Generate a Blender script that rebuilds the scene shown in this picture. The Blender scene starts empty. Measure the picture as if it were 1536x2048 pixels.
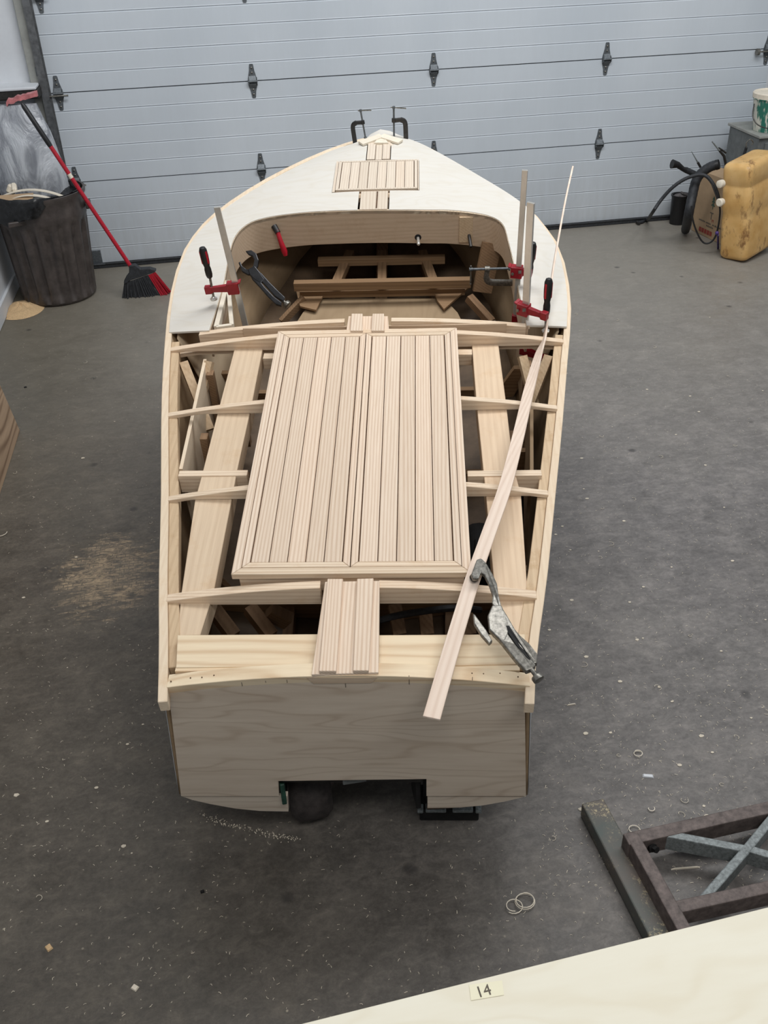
import bpy, bmesh, math, random
from mathutils import Vector, Matrix, noise
random.seed(7)
PI = math.pi
S = bpy.context.scene
COL = S.collection
V = Vector

# ------------------------------------------------------------------ camera
FPX, PITCH, ROLL, YAW, CH, DOORY = 1900.0, 0.58282, -0.03793, 0.1487, 2.12892, 6.62814
fwd = V((math.sin(YAW)*math.cos(PITCH), math.cos(YAW)*math.cos(PITCH), -math.sin(PITCH)))
r0 = V((math.cos(YAW), -math.sin(YAW), 0)); u0 = r0.cross(fwd)
cr = r0*math.cos(ROLL) + u0*math.sin(ROLL); cu = -r0*math.sin(ROLL) + u0*math.cos(ROLL)
CAM = V((0, 0, CH))
cd = bpy.data.cameras.new('camera'); cam = bpy.data.objects.new('camera', cd); COL.objects.link(cam)
cd.sensor_fit = 'VERTICAL'; cd.sensor_height = 24.0; cd.lens = 24.0*FPX/2048.0; cd.clip_start = 0.05
m3 = Matrix((cr, cu, -fwd)).transposed()
cam.matrix_world = Matrix.Translation(CAM) @ m3.to_4x4()
S.camera = cam

# ------------------------------------------------------------------ light
S.view_settings.view_transform = 'Standard'; S.view_settings.look = 'None'
S.view_settings.gamma = 1.0; S.view_settings.use_curve_mapping = False
S.view_settings.exposure = 0.0
wd = bpy.data.worlds.new('world'); S.world = wd; wd.use_nodes = True
bg = wd.node_tree.nodes['Background']; bg.inputs[0].default_value = (0.90, 0.95, 1.0, 1); bg.inputs[1].default_value = 0.27

def area(name, loc, target, sx, sy, power, color):
    l = bpy.data.lights.new(name, 'AREA'); l.shape = 'RECTANGLE'; l.size = sx; l.size_y = sy
    l.energy = power; l.color = color
    o = bpy.data.objects.new(name, l); COL.objects.link(o); o.location = loc
    o.rotation_euler = (V(target)-V(loc)).to_track_quat('-Z', 'Y').to_euler()
    return o
area('unseen_overhead_light', (0.9, 2.9, 4.8), (0.9, 3.1, 0), 3.0, 1.0, 44, (1.0, 0.985, 0.965))
area('unseen_overhead_light', (1.4, 3.6, 4.8), (1.4, 6.4, 0.8), 3.6, 0.8, 124, (0.97, 0.985, 1.0))
area('unseen_overhead_light', (4.0, 2.9, 4.8), (3.4, 3.4, 0), 2.4, 1.0, 52, (0.95, 0.98, 1.0))
area('unseen_overhead_light', (0.6, -1.0, 4.6), (0.5, 1.6, 0.3), 3.0, 0.8, 80, (1.0, 0.985, 0.96))  # unseen fill added behind the camera to lift transom and table

# ------------------------------------------------------------------ pixel to place
def ray(px, py): return (cr*((px-768)/FPX) + cu*((1024-py)/FPX) + fwd).normalized()
def Wz(px, py, z=0.0):
    d = ray(px, py); return CAM + d*((z-CH)/d.z)
def Wy(px, py, y):
    d = ray(px, py); return CAM + d*(y/d.y)
def Wx(px, py, x):
    d = ray(px, py); return CAM + d*(x/d.x)
BF = ray(829.42, -754.37); BR_ = BF.cross(V((0, 0, 1))).normalized(); BN = BR_.cross(BF)
BO = Wz(695, 1348, 0.72)
BM = Matrix((BR_, BF, BN)).transposed().to_4x4(); BM.translation = BO
BI = BM.inverted()
def bpl(px, py, n, d0):
    c = BI @ CAM; d = BI.to_3x3() @ ray(px, py)
    return c + d*((d0 - n.dot(c))/n.dot(d))
def Bz(px, py, z=0.0): return bpl(px, py, V((0, 0, 1)), z)
def By(px, py, y=0.0): return bpl(px, py, V((0, 1, 0)), y)
def Bx(px, py, x=0.0): return bpl(px, py, V((1, 0, 0)), x)

def lerp(tab, t):
    if t <= tab[0][0]: return tab[0][1]
    for (a, b), (c, d) in zip(tab, tab[1:]):
        if t <= c: return b + (d-b)*(t-a)/(c-a)
    return tab[-1][1]
def cat(pts, n=8, closed=False):
    pts = [V(p) for p in pts]; out = []; m = len(pts)
    rng = range(m) if closed else range(m-1)
    for i in rng:
        if closed: p0, p1, p2, p3 = pts[i-1], pts[i], pts[(i+1) % m], pts[(i+2) % m]
        else: p0 = pts[max(i-1, 0)]; p1 = pts[i]; p2 = pts[i+1]; p3 = pts[min(i+2, m-1)]
        for k in range(n):
            t = k/n
            out.append(0.5*((2*p1) + (p2-p0)*t + (2*p0-5*p1+4*p2-p3)*t*t + (3*p1-p0-3*p2+p3)*t*t*t))
    if not closed: out.append(pts[-1])
    return out

# ------------------------------------------------------------------ mesh builder
class MB:
    def __init__(s): s.v = []; s.f = []; s.sm = []
    def add(s, vs, fs, smooth=False):
        o = len(s.v); s.v += [V(p) for p in vs]
        for f in fs: s.f.append([i+o for i in f]); s.sm.append(smooth)
        return s
    def prism(s, poly, vec):
        poly = [V(p) for p in poly]; n = len(poly); vec = V(vec)
        s.add(poly + [p+vec for p in poly], [list(range(n)), list(range(2*n-1, n-1, -1))] + [[(i+1) % n, i, i+n, (i+1) % n+n] for i in range(n)])
        return s
    def box(s, c, size, rot=None, taper=1.0):
        c = V(c); a, b, d = size[0]/2, size[1]/2, size[2]/2; pts = []
        for z in (-1, 1):
            k = taper if z > 0 else 1
            for x, y in ((-1, -1), (1, -1), (1, 1), (-1, 1)): pts.append(V((x*a*k, y*b*k, z*d)))
        if rot is not None: pts = [rot @ p for p in pts]
        return s.add([c+p for p in pts], [[3, 2, 1, 0], [4, 5, 6, 7], [0, 1, 5, 4], [1, 2, 6, 5], [2, 3, 7, 6], [3, 0, 4, 7]])
    def beam(s, a, b, w, h, up=(0, 0, 1)):          # box from a to b, top face centred on the line
        a, b, up = V(a), V(b), V(up); d = (b-a).normalized(); sd = d.cross(up).normalized(); u = sd.cross(d)
        q = lambda p: [p-sd*w/2, p+sd*w/2, p+sd*w/2-u*h, p-sd*w/2-u*h]
        return s.add(q(a)+q(b), [[3, 2, 1, 0], [4, 5, 6, 7], [0, 1, 5, 4], [1, 2, 6, 5], [2, 3, 7, 6], [3, 0, 4, 7]])
    def rings(s, rings, closed=True, caps=True, smooth=True):
        n = len(rings[0]); o = len(s.v)
        for r in rings: s.v += [V(p) for p in r]
        for i in range(len(rings)-1):
            for j in range(n if closed else n-1):
                k = (j+1) % n
                s.f.append([o+i*n+j, o+i*n+k, o+(i+1)*n+k, o+(i+1)*n+j]); s.sm.append(smooth)
        if caps:
            s.f.append([o+j for j in range(n-1, -1, -1)]); s.sm.append(False)
            s.f.append([o+(len(rings)-1)*n+j for j in range(n)]); s.sm.append(False)
        return s
    def tube(s, path, r, seg=8, caps=True, flat=None):
        path = [V(p) for p in path]; rr = []; prev = None
        for i, p in enumerate(path):
            t = (path[min(i+1, len(path)-1)] - path[max(i-1, 0)]).normalized()
            if prev is None:
                a = V((0, 0, 1)) if abs(t.z) < .9 else V((1, 0, 0)); u = a.cross(t).normalized()
            else: u = (prev - t*prev.dot(t)).normalized()
            prev = u; w = t.cross(u); R = r[i] if isinstance(r, (list, tuple)) else r
            rr.append([p + u*(R*math.cos(2*PI*k/seg)) + w*(R*math.sin(2*PI*k/seg)) for k in range(seg)])
        return s.rings(rr, True, caps)
    def lathe(s, prof, base, axis=(0, 0, 1), seg=24, caps=True):
        base, ax = V(base), V(axis).normalized(); a = V((1, 0, 0)) if abs(ax.x) < .9 else V((0, 1, 0))
        u = a.cross(ax).normalized(); w = ax.cross(u)
        return s.rings([[base+ax*z+u*(r*math.cos(2*PI*k/seg))+w*(r*math.sin(2*PI*k/seg)) for k in range(seg)] for r, z in prof], True, caps)
    def sweep(s, path, secs, closed=False, smooth=False):   # secs: per point list of 3D points
        return s.rings(secs, True, not closed, smooth)
    def ball(s, c, r, seg=12, rg=7, sc=(1, 1, 1)):
        prof = []
        rows = []
        for i in range(rg+1):
            a = PI*(i+.02)/(rg+.04); rows.append([V(c)+V((math.sin(a)*math.cos(2*PI*k/seg)*r*sc[0], math.sin(a)*math.sin(2*PI*k/seg)*r*sc[1], -math.cos(a)*r*sc[2])) for k in range(seg)])
        return s.rings(rows)
def link(name, mb, mat, parent=None, origin=None, mw=None, bevel=0.0, seg=1, kind=None, solid=None, local=False):
    me = bpy.data.meshes.new(name)
    vs = mb.v
    if parent is not None and not local:
        inv = WM[parent.name].inverted(); vs = [inv @ v for v in vs]
    elif origin is not None: vs = [v-V(origin) for v in vs]
    elif mw is not None: inv = mw.inverted(); vs = [inv @ v for v in vs]
    me.from_pydata([tuple(v) for v in vs], [], mb.f); me.validate()
    if len(me.polygons) == len(mb.sm):
        me.polygons.foreach_set('use_smooth', mb.sm)
    bm = bmesh.new(); bm.from_mesh(me); bmesh.ops.recalc_face_normals(bm, faces=bm.faces); bm.to_mesh(me); bm.free()
    if any(mb.sm): me.set_sharp_from_angle(angle=.75)
    me.materials.append(mat)
    o = bpy.data.objects.new(name, me); COL.objects.link(o)
    if mw is not None: o.matrix_world = mw; WM[o.name] = mw.copy()
    elif origin is not None: o.location = origin; WM[o.name] = Matrix.Translation(V(origin))
    else: WM[o.name] = Matrix.Identity(4)
    if parent is not None: o.parent = parent; WM[o.name] = WM[parent.name].copy()
    if solid:
        m = o.modifiers.new('solid', 'SOLIDIFY'); m.thickness = solid; m.offset = 0
    if bevel:
        m = o.modifiers.new('bevel', 'BEVEL'); m.width = bevel; m.segments = seg; m.limit_method = 'ANGLE'; m.angle_limit = 0.6
    if kind: o['kind'] = kind
    return o
WM = {}
def tag(o, label, cat_, group=None):
    o['label'] = label; o['category'] = cat_
    if group: o['group'] = group
    return o
def thing(name, label, cat_, loc, group=None, mw=None):
    o = bpy.data.objects.new(name, None); COL.objects.link(o); o.empty_display_size = .05
    if mw is not None: o.matrix_world = mw; WM[o.name] = mw.copy()
    else: o.location = loc; WM[o.name] = Matrix.Translation(V(loc))
    return tag(o, label, cat_, group)

# ------------------------------------------------------------------ materials
def srgb(c): return tuple((x/255/12.92 if x/255 <= .04045 else ((x/255+.055)/1.055)**2.4) for x in c) + (1,)
class NT:
    def __init__(s, name):
        s.m = bpy.data.materials.new(name); s.m.use_nodes = True; s.t = s.m.node_tree; s.b = s.t.nodes['Principled BSDF']
        s.tc = s.t.nodes.new('ShaderNodeTexCoord')
    def n(s, ty, **kw):
        x = s.t.nodes.new('ShaderNode'+ty)
        for k, v in kw.items():
            if k in x.inputs: x.inputs[k].default_value = v
            else: setattr(x, k, v)
        return x
    def l(s, a, b): s.t.links.new(a, b)
    def mapping(s, scale, src=None, loc=None):
        mp = s.n('Mapping'); mp.inputs['Scale'].default_value = scale
        if loc: mp.inputs['Location'].default_value = loc
        s.l(src or s.tc.outputs['Object'], mp.inputs[0]); return mp.outputs[0]
    def noise(s, vec, scale, detail=4, rough=.6, dist=0):
        x = s.n('TexNoise'); x.inputs['Scale'].default_value = scale; x.inputs['Detail'].default_value = detail
        x.inputs['Roughness'].default_value = rough; x.inputs['Distortion'].default_value = dist
        s.l(vec, x.inputs['Vector']); return x.outputs['Fac']
    def ramp(s, fac, stops):
        x = s.n('ValToRGB'); e = x.color_ramp.elements
        while len(e) < len(stops): e.new(.5)
        for el, (p, c) in zip(e, stops): el.position = p; el.color = c
        s.l(fac, x.inputs[0]); return x.outputs[0]
    def mix(s, fac, a, b, mode='MIX'):
        x = s.n('Mix', data_type='RGBA', blend_type=mode)
        for v, k in ((fac, 0), (a, 6), (b, 7)):
            if hasattr(v, 'is_output') or isinstance(v, bpy.types.NodeSocket): s.l(v, x.inputs[k])
            else: x.inputs[k].default_value = v
        return x.outputs[2]
    def math(s, op, a, b=0.0):
        x = s.n('Math', operation=op)
        for v, k in ((a, 0), (b, 1)):
            if isinstance(v, bpy.types.NodeSocket): s.l(v, x.inputs[k])
            else: x.inputs[k].default_value = v
        return x.outputs[0]
    def bump(s, h, strength=.2, dist=.002):
        x = s.n('Bump'); x.inputs['Strength'].default_value = strength; x.inputs['Distance'].default_value = dist
        s.l(h, x.inputs['Height']); s.l(x.outputs[0], s.b.inputs['Normal'])
    def out(s, col=None, rough=.5, metal=0, spec=None):
        if col is not None:
            if isinstance(col, bpy.types.NodeSocket): s.l(col, s.b.inputs['Base Color'])
            else: s.b.inputs['Base Color'].default_value = col
        if isinstance(rough, bpy.types.NodeSocket): s.l(rough, s.b.inputs['Roughness'])
        else: s.b.inputs['Roughness'].default_value = rough
        s.b.inputs['Metallic'].default_value = metal
        if spec is not None: s.b.inputs['Specular IOR Level'].default_value = spec
        return s.m
def simple(name, c, rough=.5, metal=0, var=.12, nscale=40, spec=None):
    n = NT(name); f = n.noise(n.tc.outputs['Object'], nscale, 5, .65)
    c = srgb(c); d = tuple(x*(1-var*2) for x in c[:3])+(1,); e = tuple(min(1, x*(1+var)) for x in c[:3])+(1,)
    col = n.ramp(f, [(.3, d), (.7, e)]); return n.out(col, rough, metal, spec)
def wood(name, light, dark, axis=1, freq=90, stretch=.035, contrast=1.0, rnd=.16, rough=.62, cathedral=.5, tint=None, sharp=1.6):
    """procedural timber: fine grain lines running along one axis, random tone per board"""
    n = NT(name); oi = n.n('ObjectInfo')
    off = n.n('VectorMath', operation='MULTIPLY'); off.inputs[1].default_value = (3.1, 7.3, 2.7)
    comb = n.n('CombineXYZ')
    for i in range(3): n.l(oi.outputs['Random'], comb.inputs[i])
    n.l(comb.outputs[0], off.inputs[0])
    ad = n.n('VectorMath', operation='ADD'); n.l(n.tc.outputs['Object'], ad.inputs[0]); n.l(off.outputs[0], ad.inputs[1])
    sc = [1.0, 1.0, 1.0]; sc[axis] = stretch
    mp = n.mapping(sc, ad.outputs[0])
    fine = n.noise(mp, freq*4, 5, .7)
    low = n.noise(n.mapping([x*(1 if i != axis else 2.2) for i, x in enumerate(sc)], ad.outputs[0]), 7, 2, .5, .3)
    ph = n.math('MULTIPLY', low, freq*cathedral)
    sepx = n.n('SeparateXYZ'); n.l(ad.outputs[0], sepx.inputs[0])
    cross = n.math('ADD', sepx.outputs[(axis+1) % 3], n.math('MULTIPLY', sepx.outputs[(axis+2) % 3], .7)) if axis != 2 else n.math('ADD', sepx.outputs[0], sepx.outputs[1])
    wv = n.math('SINE', n.math('ADD', n.math('MULTIPLY', cross, freq*16), n.math('MULTIPLY', ph, 1.0)))
    wv = n.math('ADD', n.math('MULTIPLY', wv, .5), .5); wv = n.math('POWER', wv, sharp)
    g = n.math('ADD', n.math('MULTIPLY', wv, .34*contrast), n.math('MULTIPLY', fine, .62))
    L, D = srgb(light), srgb(dark)
    col = n.ramp(g, [(.24, L), (.88, D)])
    r2 = n.ramp(n.math('FRACT', n.math('MULTIPLY', oi.outputs['Random'], 7.77)), [(0, (1-rnd, 1-rnd*1.15, 1-rnd*1.35, 1)), (.5, (1, 1, 1, 1)), (1, (1.0, .985-rnd*.25, .965-rnd*.35, 1))])
    col = n.mix(1.0, col, r2, 'MULTIPLY')
    if tint:                               # stains and pencil smudges
        st = n.ramp(n.noise(ad.outputs[0], 9, 5, .7), [(.55, (1, 1, 1, 1)), (.8, tint)])
        col = n.mix(1.0, col, st, 'MULTIPLY')
    n.bump(g, .25, .0006); return n.out(col, rough, 0, .3)
M = {}
M['ash'] = wood('ash', (230, 212, 192), (196, 168, 142), 1, 62, .03, 1.0, .09)
M['ash_p'] = wood('pale_ash', (218, 206, 190), (192, 174, 154), 1, 50, .03, .8, .08)
M['ash_x'] = wood('ash_across', (230, 212, 188), (190, 160, 130), 0, 40, .04, .7, .10, tint=(.88, .78, .66, 1))
M['ash_y'] = wood('spruce_board', (224, 203, 176), (186, 158, 130), 1, 30, .03, .3, .08, cathedral=.4, tint=(.92, .84, .74, 1))
M['ash_b'] = wood('batten_timber', (234, 216, 200), (206, 180, 160), 1, 40, .03, .7, .02)
M['ash_v'] = wood('upright_timber', (190, 166, 136), (150, 122, 94), 2, 30, .04, .7, .10)
M['pine_x'] = wood('pine_board', (234, 216, 186), (196, 162, 124), 0, 11, .05, .9, .05, cathedral=5, sharp=3)
M['sheer'] = wood('sheer_timber', (226, 210, 186), (200, 174, 146), 1, 40, .03, .25, .06, tint=(.88, .78, .66, 1))
M['clamp_t'] = wood('clamp_timber', (212, 188, 156), (160, 130, 100), 1, 36, .03, .3, .1, tint=(.75, .64, .52, 1))
M['inner'] = wood('shaded_inner_timber', (150, 122, 92), (112, 86, 62), 0, 36, .04, .7, .12)  # timber darkened in colour for the shade under the foredeck
M['inner_y'] = wood('shaded_inner_timber_long', (146, 118, 90), (108, 84, 62), 1, 36, .04, .7, .12)  # same shade put into the colour of the fore-and-aft pieces
M['deckply'] = wood('pale_plywood', (212, 209, 202), (203, 196, 182), 0, 6, .2, .5, .03, cathedral=8, sharp=4)
M['transom'] = wood('transom_plywood', (216, 204, 188), (164, 142, 120), 0, 5, .10, .5, .03, cathedral=16, sharp=7)
M['okoume'] = wood('brown_plywood', (206, 186, 162), (176, 152, 128), 0, 30, .06, .5, .06, tint=(.86, .8, .74, 1))
M['hullply'] = wood('hull_plywood', (160, 138, 110), (134, 112, 86), 1, 6, .1, .4, .05, cathedral=8, sharp=3)  # ply colour taken down to carry the shade inside the hull
M['sidep'] = wood('side_panel_plywood', (206, 186, 158), (180, 158, 130), 1, 6, .1, .3, .03, cathedral=8, sharp=3)
M['bilge'] = simple('shaded_bilge_plywood', (104, 86, 68), .6, 0, .2, 9)  # bottom ply darkened in colour as shade within the bays
M['table'] = wood('table_plywood', (234, 229, 212), (222, 212, 188), 0, 3, .2, .5, .02, cathedral=14, sharp=3)
M['oldply'] = wood('weathered_plywood', (176, 150, 124), (104, 80, 60), 1, 8, .06, 1.1, .05, cathedral=4.5, sharp=2)
M['steel'] = simple('galvanised_steel', (104, 109, 113), .5, .45, .2, 90)
M['chrome'] = simple('chrome', (214, 212, 206), .25, .55, .05, 30)
M['zinc'] = simple('worn_steel', (134, 131, 124), .36, .7, .3, 120)
M['blacksteel'] = simple('black_steel', (48, 48, 50), .28, .6, .2, 60)
M['darksteel'] = simple('dark_steel', (64, 62, 60), .45, .6, .2, 60)
M['black'] = simple('black_plastic', (26, 26, 28), .45, 0, .2, 60)
M['hose'] = simple('black_rubber', (44, 46, 50), .6, 0, .3, 60)
M['red'] = simple('red_paint', (150, 22, 36), .4, 0, .12, 60)
M['redb'] = simple('red_plastic', (176, 24, 44), .35, 0, .1, 50)
M['trash'] = simple('dark_brown_plastic', (74, 67, 64), .4, 0, .25, 14)
M['liner'] = simple('black_bin_liner', (34, 35, 37), .24, 0, .5, 30)
M['card'] = simple('cardboard', (168, 142, 112), .85, 0, .06, 9)
M['cream'] = simple('cream_strip', (226, 216, 198), .6, 0, .06, 30)
M['rust'] = simple('rusty_brown_iron', (106, 95, 91), .6, .3, .25, 50)
M['brace'] = simple('zinc_sprayed_iron', (132, 138, 138), .55, .3, .25, 120)
M['wheel'] = simple('dusty_tyre', (58, 52, 50), .8, 0, .35, 30)
M['track'] = simple('galvanised_track', (112, 114, 116), .4, .5, .25, 20)
M['cab'] = simple('grey_enamel', (104, 108, 108), .5, .1, .15, 20)
M['soot'] = simple('blackened_iron', (24, 23, 23), .7, .2, .4, 40)
M['greendark'] = simple('green_paint_chipped', (34, 72, 58), .55, 0, .5, 60)
M['sawdust'] = simple('sawdust', (208, 176, 134), .95, 0, .16, 180)
M['white'] = simple('white_paint', (205, 208, 212), .55, 0, .04, 6)
M['jamb'] = simple('grey_jamb', (150, 151, 146), .6, 0, .12, 9)
M['shav'] = simple('wood_crumbs', (206, 196, 178), .8, 0, .1, 60)
M['tape'] = simple('masking_tape', (234, 228, 200), .6, 0, .02, 20)
M['ink_g'] = simple('green_ink', (70, 92, 78), .8, 0, .2, 60)
M['ink_r'] = simple('red_ink', (150, 62, 52), .8, 0, .2, 60)
M['ink_k'] = simple('pencil', (96, 88, 78), .8, 0, .1, 60)
M['shade'] = simple('dark_caulk', (98, 74, 54), .9, 0, .3, 50)
M['purple'] = simple('purple_plastic', (66, 46, 112), .45, 0, .2, 20)
M['glove'] = simple('rag_grey', (96, 92, 92), .9, 0, .4, 30)
M['pinkred'] = simple('red_drawstring_film', (196, 120, 122), .35, 0, .22, 30)
def mat_door():
    n = NT('white_steel_door'); P = n.tc.outputs['Object']
    big = n.noise(n.mapping((1, 1, .5)), 1.6, 3, .5)
    col = n.ramp(big, [(.3, srgb((190, 198, 206))), (.7, srgb((202, 209, 216)))])
    sep = n.n('SeparateXYZ'); n.l(P, sep.inputs[0])
    dirt = n.noise(n.mapping((9, 1, 1.4)), 3, 6, .7)
    low = n.ramp(sep.outputs[2], [(0, (.55, .55, .55, 1)), (.55, (.12, .12, .12, 1))])   # splashed dirt along the bottom
    lo2 = n.math('MULTIPLY', low, dirt)
    col = n.mix(lo2, col, srgb((140, 136, 128)))
    le = n.ramp(n.math('ADD', n.math('MULTIPLY', sep.outputs[0], .25), .5), [(.20, (.55, .55, .55, 1)), (.42, (0, 0, 0, 1))])
    col = n.mix(n.math('MULTIPLY', le, n.math('ADD', dirt, .1)), col, srgb((138, 139, 132)))
    n.bump(n.noise(n.mapping((1, 1, 1)), 160, 3, .6), .15, .0012)
    return n.out(col, .42, 0, .4)
M['door'] = mat_door()
def mat_floor():
    n = NT('stained_concrete'); P = n.tc.outputs['Object']
    a = n.noise(n.mapping((1, 1.3, 1)), 1.1, 6, .62, .4); b = n.noise(P, 5.5, 8, .7, .3); c = n.noise(P, 70, 5, .75)
    col = n.ramp(a, [(.30, srgb((82, 77, 70))), (.5, srgb((104, 99, 94))), (.68, srgb((124, 119, 111)))])
    col = n.mix(.55, col, n.ramp(b, [(.30, srgb((72, 68, 64))), (.5, srgb((112, 107, 102))), (.70, srgb((160, 152, 142)))]))
    col = n.mix(.18, col, n.ramp(c, [(.35, srgb((50, 50, 50))), (.65, srgb((176, 170, 160)))]))
    e = n.noise(n.mapping((1, 1.6, 1)), 17, 7, .8, .6); g_ = n.noise(P, 240, 3, .8)
    col = n.mix(.34, col, n.ramp(e, [(.34, srgb((62, 58, 56))), (.5, srgb((106, 102, 98))), (.66, srgb((158, 150, 142)))]))
    col = n.mix(n.ramp(g_, [(.60, (0, 0, 0, 1)), (.72, (.35, .35, .35, 1))]), col, srgb((170, 164, 154)))
    sep = n.n('SeparateXYZ'); n.l(P, sep.inputs[0])
    # bluish sheen tinted in to the right, lighter and warmer towards the door
    fr = n.ramp(n.math('ADD', n.math('MULTIPLY', sep.outputs[0], .3), .45), [(.1, (0, 0, 0, 1)), (.9, (1, 1, 1, 1))])
    col = n.mix(n.math('MULTIPLY', fr, .55), col, n.mix(1.0, col, (.93, .97, 1.10, 1), 'MULTIPLY'))
    fy = n.ramp(n.math('MULTIPLY', n.math('ADD', sep.outputs[1], n.math('MULTIPLY', a, 1.4)), .14), [(.52, (0, 0, 0, 1)), (.9, (1, 1, 1, 1))])
    col = n.mix(n.math('MULTIPLY', fy, .65), col, srgb((148, 142, 130)))
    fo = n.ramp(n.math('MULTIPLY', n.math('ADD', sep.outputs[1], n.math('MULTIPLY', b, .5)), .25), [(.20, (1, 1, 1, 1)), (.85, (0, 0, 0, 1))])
    col = n.mix(n.math('MULTIPLY', fo, .55), col, n.mix(1.0, col, (.62, .60, .56, 1), 'MULTIPLY'))   # dimmer light towards the camera put into the slab colour
    fx = n.ramp(n.math('ADD', n.math('ADD', n.math('MULTIPLY', sep.outputs[0], .45), n.math('MULTIPLY', sep.outputs[1], .10)), n.math('MULTIPLY', a, .25)), [(.12, (1, 1, 1, 1)), (.62, (0, 0, 0, 1))])
    col = n.mix(n.math('MULTIPLY', fx, .75), col, n.mix(1.0, col, (.46, .43, .36, 1), 'MULTIPLY'))   # brown staining plus weaker light on the left, both in the colour
    # oil spots
    vo = n.n('TexVoronoi'); vo.inputs['Scale'].default_value = 4.2; n.l(n.mapping((1, 1, 1), loc=(3, 1, 0)), vo.inputs['Vector'])
    sp = n.ramp(n.math('ADD', vo.outputs['Distance'], n.math('MULTIPLY', b, .12)), [(.10, (1, 1, 1, 1)), (.15, (0, 0, 0, 1))])
    col = n.mix(n.math('MULTIPLY', sp, .6), col, srgb((48, 46, 46)))
    v2 = n.n('TexVoronoi'); v2.inputs['Scale'].default_value = 26; n.l(P, v2.inputs['Vector'])
    s2 = n.ramp(v2.outputs['Distance'], [(.05, (1, 1, 1, 1)), (.10, (0, 0, 0, 1))])
    s2 = n.math('MULTIPLY', s2, n.ramp(b, [(.45, (0, 0, 0, 1)), (.6, (1, 1, 1, 1))]))
    col = n.mix(n.math('MULTIPLY', s2, .55), col, srgb((190, 180, 160)))
    # drift of sawdust scuffed by boots, left of the boat
    ctr = Wz(215, 1150); dv = n.n('VectorMath', operation='SUBTRACT'); n.l(P, dv.inputs[0]); dv.inputs[1].default_value = ctr
    dl = n.n('VectorMath', operation='LENGTH'); dmp = n.mapping((1.5, 1.15, 1), dv.outputs[0]); n.l(dmp, dl.inputs[0])
    ms = n.ramp(n.math('ADD', dl.outputs['Value'], n.math('MULTIPLY', n.noise(n.mapping((1, 3.2, 1)), 9, 6, .75, .8), 1.1)), [(.70, (1, 1, 1, 1)), (.84, (0, 0, 0, 1))])
    br = n.n('TexBrick'); br.inputs['Scale'].default_value = 15; n.l(n.mapping((1, 1, 1), P), br.inputs['Vector'])
    br.inputs['Color1'].default_value = (1, 1, 1, 1); br.inputs['Color2'].default_value = (.7, .7, .7, 1); br.inputs['Mortar'].default_value = (0, 0, 0, 1)
    tread = n.mix(n.ramp(b, [(.44, (0, 0, 0, 1)), (.50, (1, 1, 1, 1))]), (1, 1, 1, 1), br.outputs['Color'])
    tread = n.mix(1.0, tread, n.ramp(n.noise(n.mapping((1, 2.2, 1)), 24, 6, .8, 1.2), [(.40, (0, 0, 0, 1)), (.60, (1, 1, 1, 1))]), 'MULTIPLY')
    col = n.mix(n.math('MULTIPLY', n.math('MULTIPLY', ms, tread), .95), col, srgb((178, 158, 130)))
    n.bump(n.math('ADD', c, n.math('MULTIPLY', b, 2)), .22, .002)
    rg = n.ramp(b, [(.3, (.38, .38, .38, 1)), (.7, (.62, .62, .62, 1))])
    return n.out(col, rg, 0, .42)
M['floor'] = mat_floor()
def mat_amber():
    n = NT('amber_plastic'); P = n.tc.outputs['Object']
    a = n.noise(P, 6, 5, .6); st = n.noise(n.mapping((1, 1, .55)), 11, 5, .7)
    col = n.ramp(a, [(.3, srgb((196, 150, 84))), (.7, srgb((226, 188, 128)))])
    col = n.mix(n.ramp(st, [(.56, (0, 0, 0, 1)), (.68, (.85, .85, .85, 1))]), col, srgb((116, 76, 44)))
    n.b.inputs['Subsurface Weight'].default_value = .15; n.b.inputs['Subsurface Radius'].default_value = (.03, .015, .006)
    return n.out(col, .42, 0, .4)
M['amber'] = mat_amber()
def mat_green():
    n = NT('paint_spattered_green'); P = n.tc.outputs['Object']
    a = n.noise(n.mapping((1, 1, .25)), 22, 4, .6)
    col = n.mix(n.ramp(a, [(.5, (0, 0, 0, 1)), (.56, (1, 1, 1, 1))]), srgb((44, 112, 96)), srgb((206, 204, 192)))
    return n.out(col, .5)
M['greenb'] = mat_green()
def mat_bag():
    n = NT('clear_plastic_film'); P = n.tc.outputs['Object']
    a = n.noise(n.mapping((1, 1, .35)), 7, 5, .6, 1.5)
    col = n.ramp(a, [(.38, srgb((150, 154, 162))), (.6, srgb((226, 230, 236)))])
    n.b.inputs['Alpha'].default_value = .86; n.b.inputs['Transmission Weight'].default_value = .25
    n.bump(a, .9, .03); return n.out(col, .22, 0, .6)
M['bag'] = mat_bag()
def mat_iron():
    n = NT('iron_with_sawdust'); P = n.tc.outputs['Object']
    a = n.noise(P, 5, 4, .6); d = n.noise(P, 130, 4, .8); e = n.noise(P, 9, 4, .7)
    col = n.ramp(a, [(.38, srgb((78, 84, 80))), (.62, srgb((96, 86, 80)))])
    dd = n.math('MULTIPLY', n.ramp(d, [(.52, (0, 0, 0, 1)), (.61, (.8, .8, .8, 1))]), n.ramp(e, [(.48, (0, 0, 0, 1)), (.66, (1, 1, 1, 1))]))
    col = n.mix(dd, col, srgb((206, 190, 150))); return n.out(col, .5, .2)
M['iron'] = mat_iron()

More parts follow.
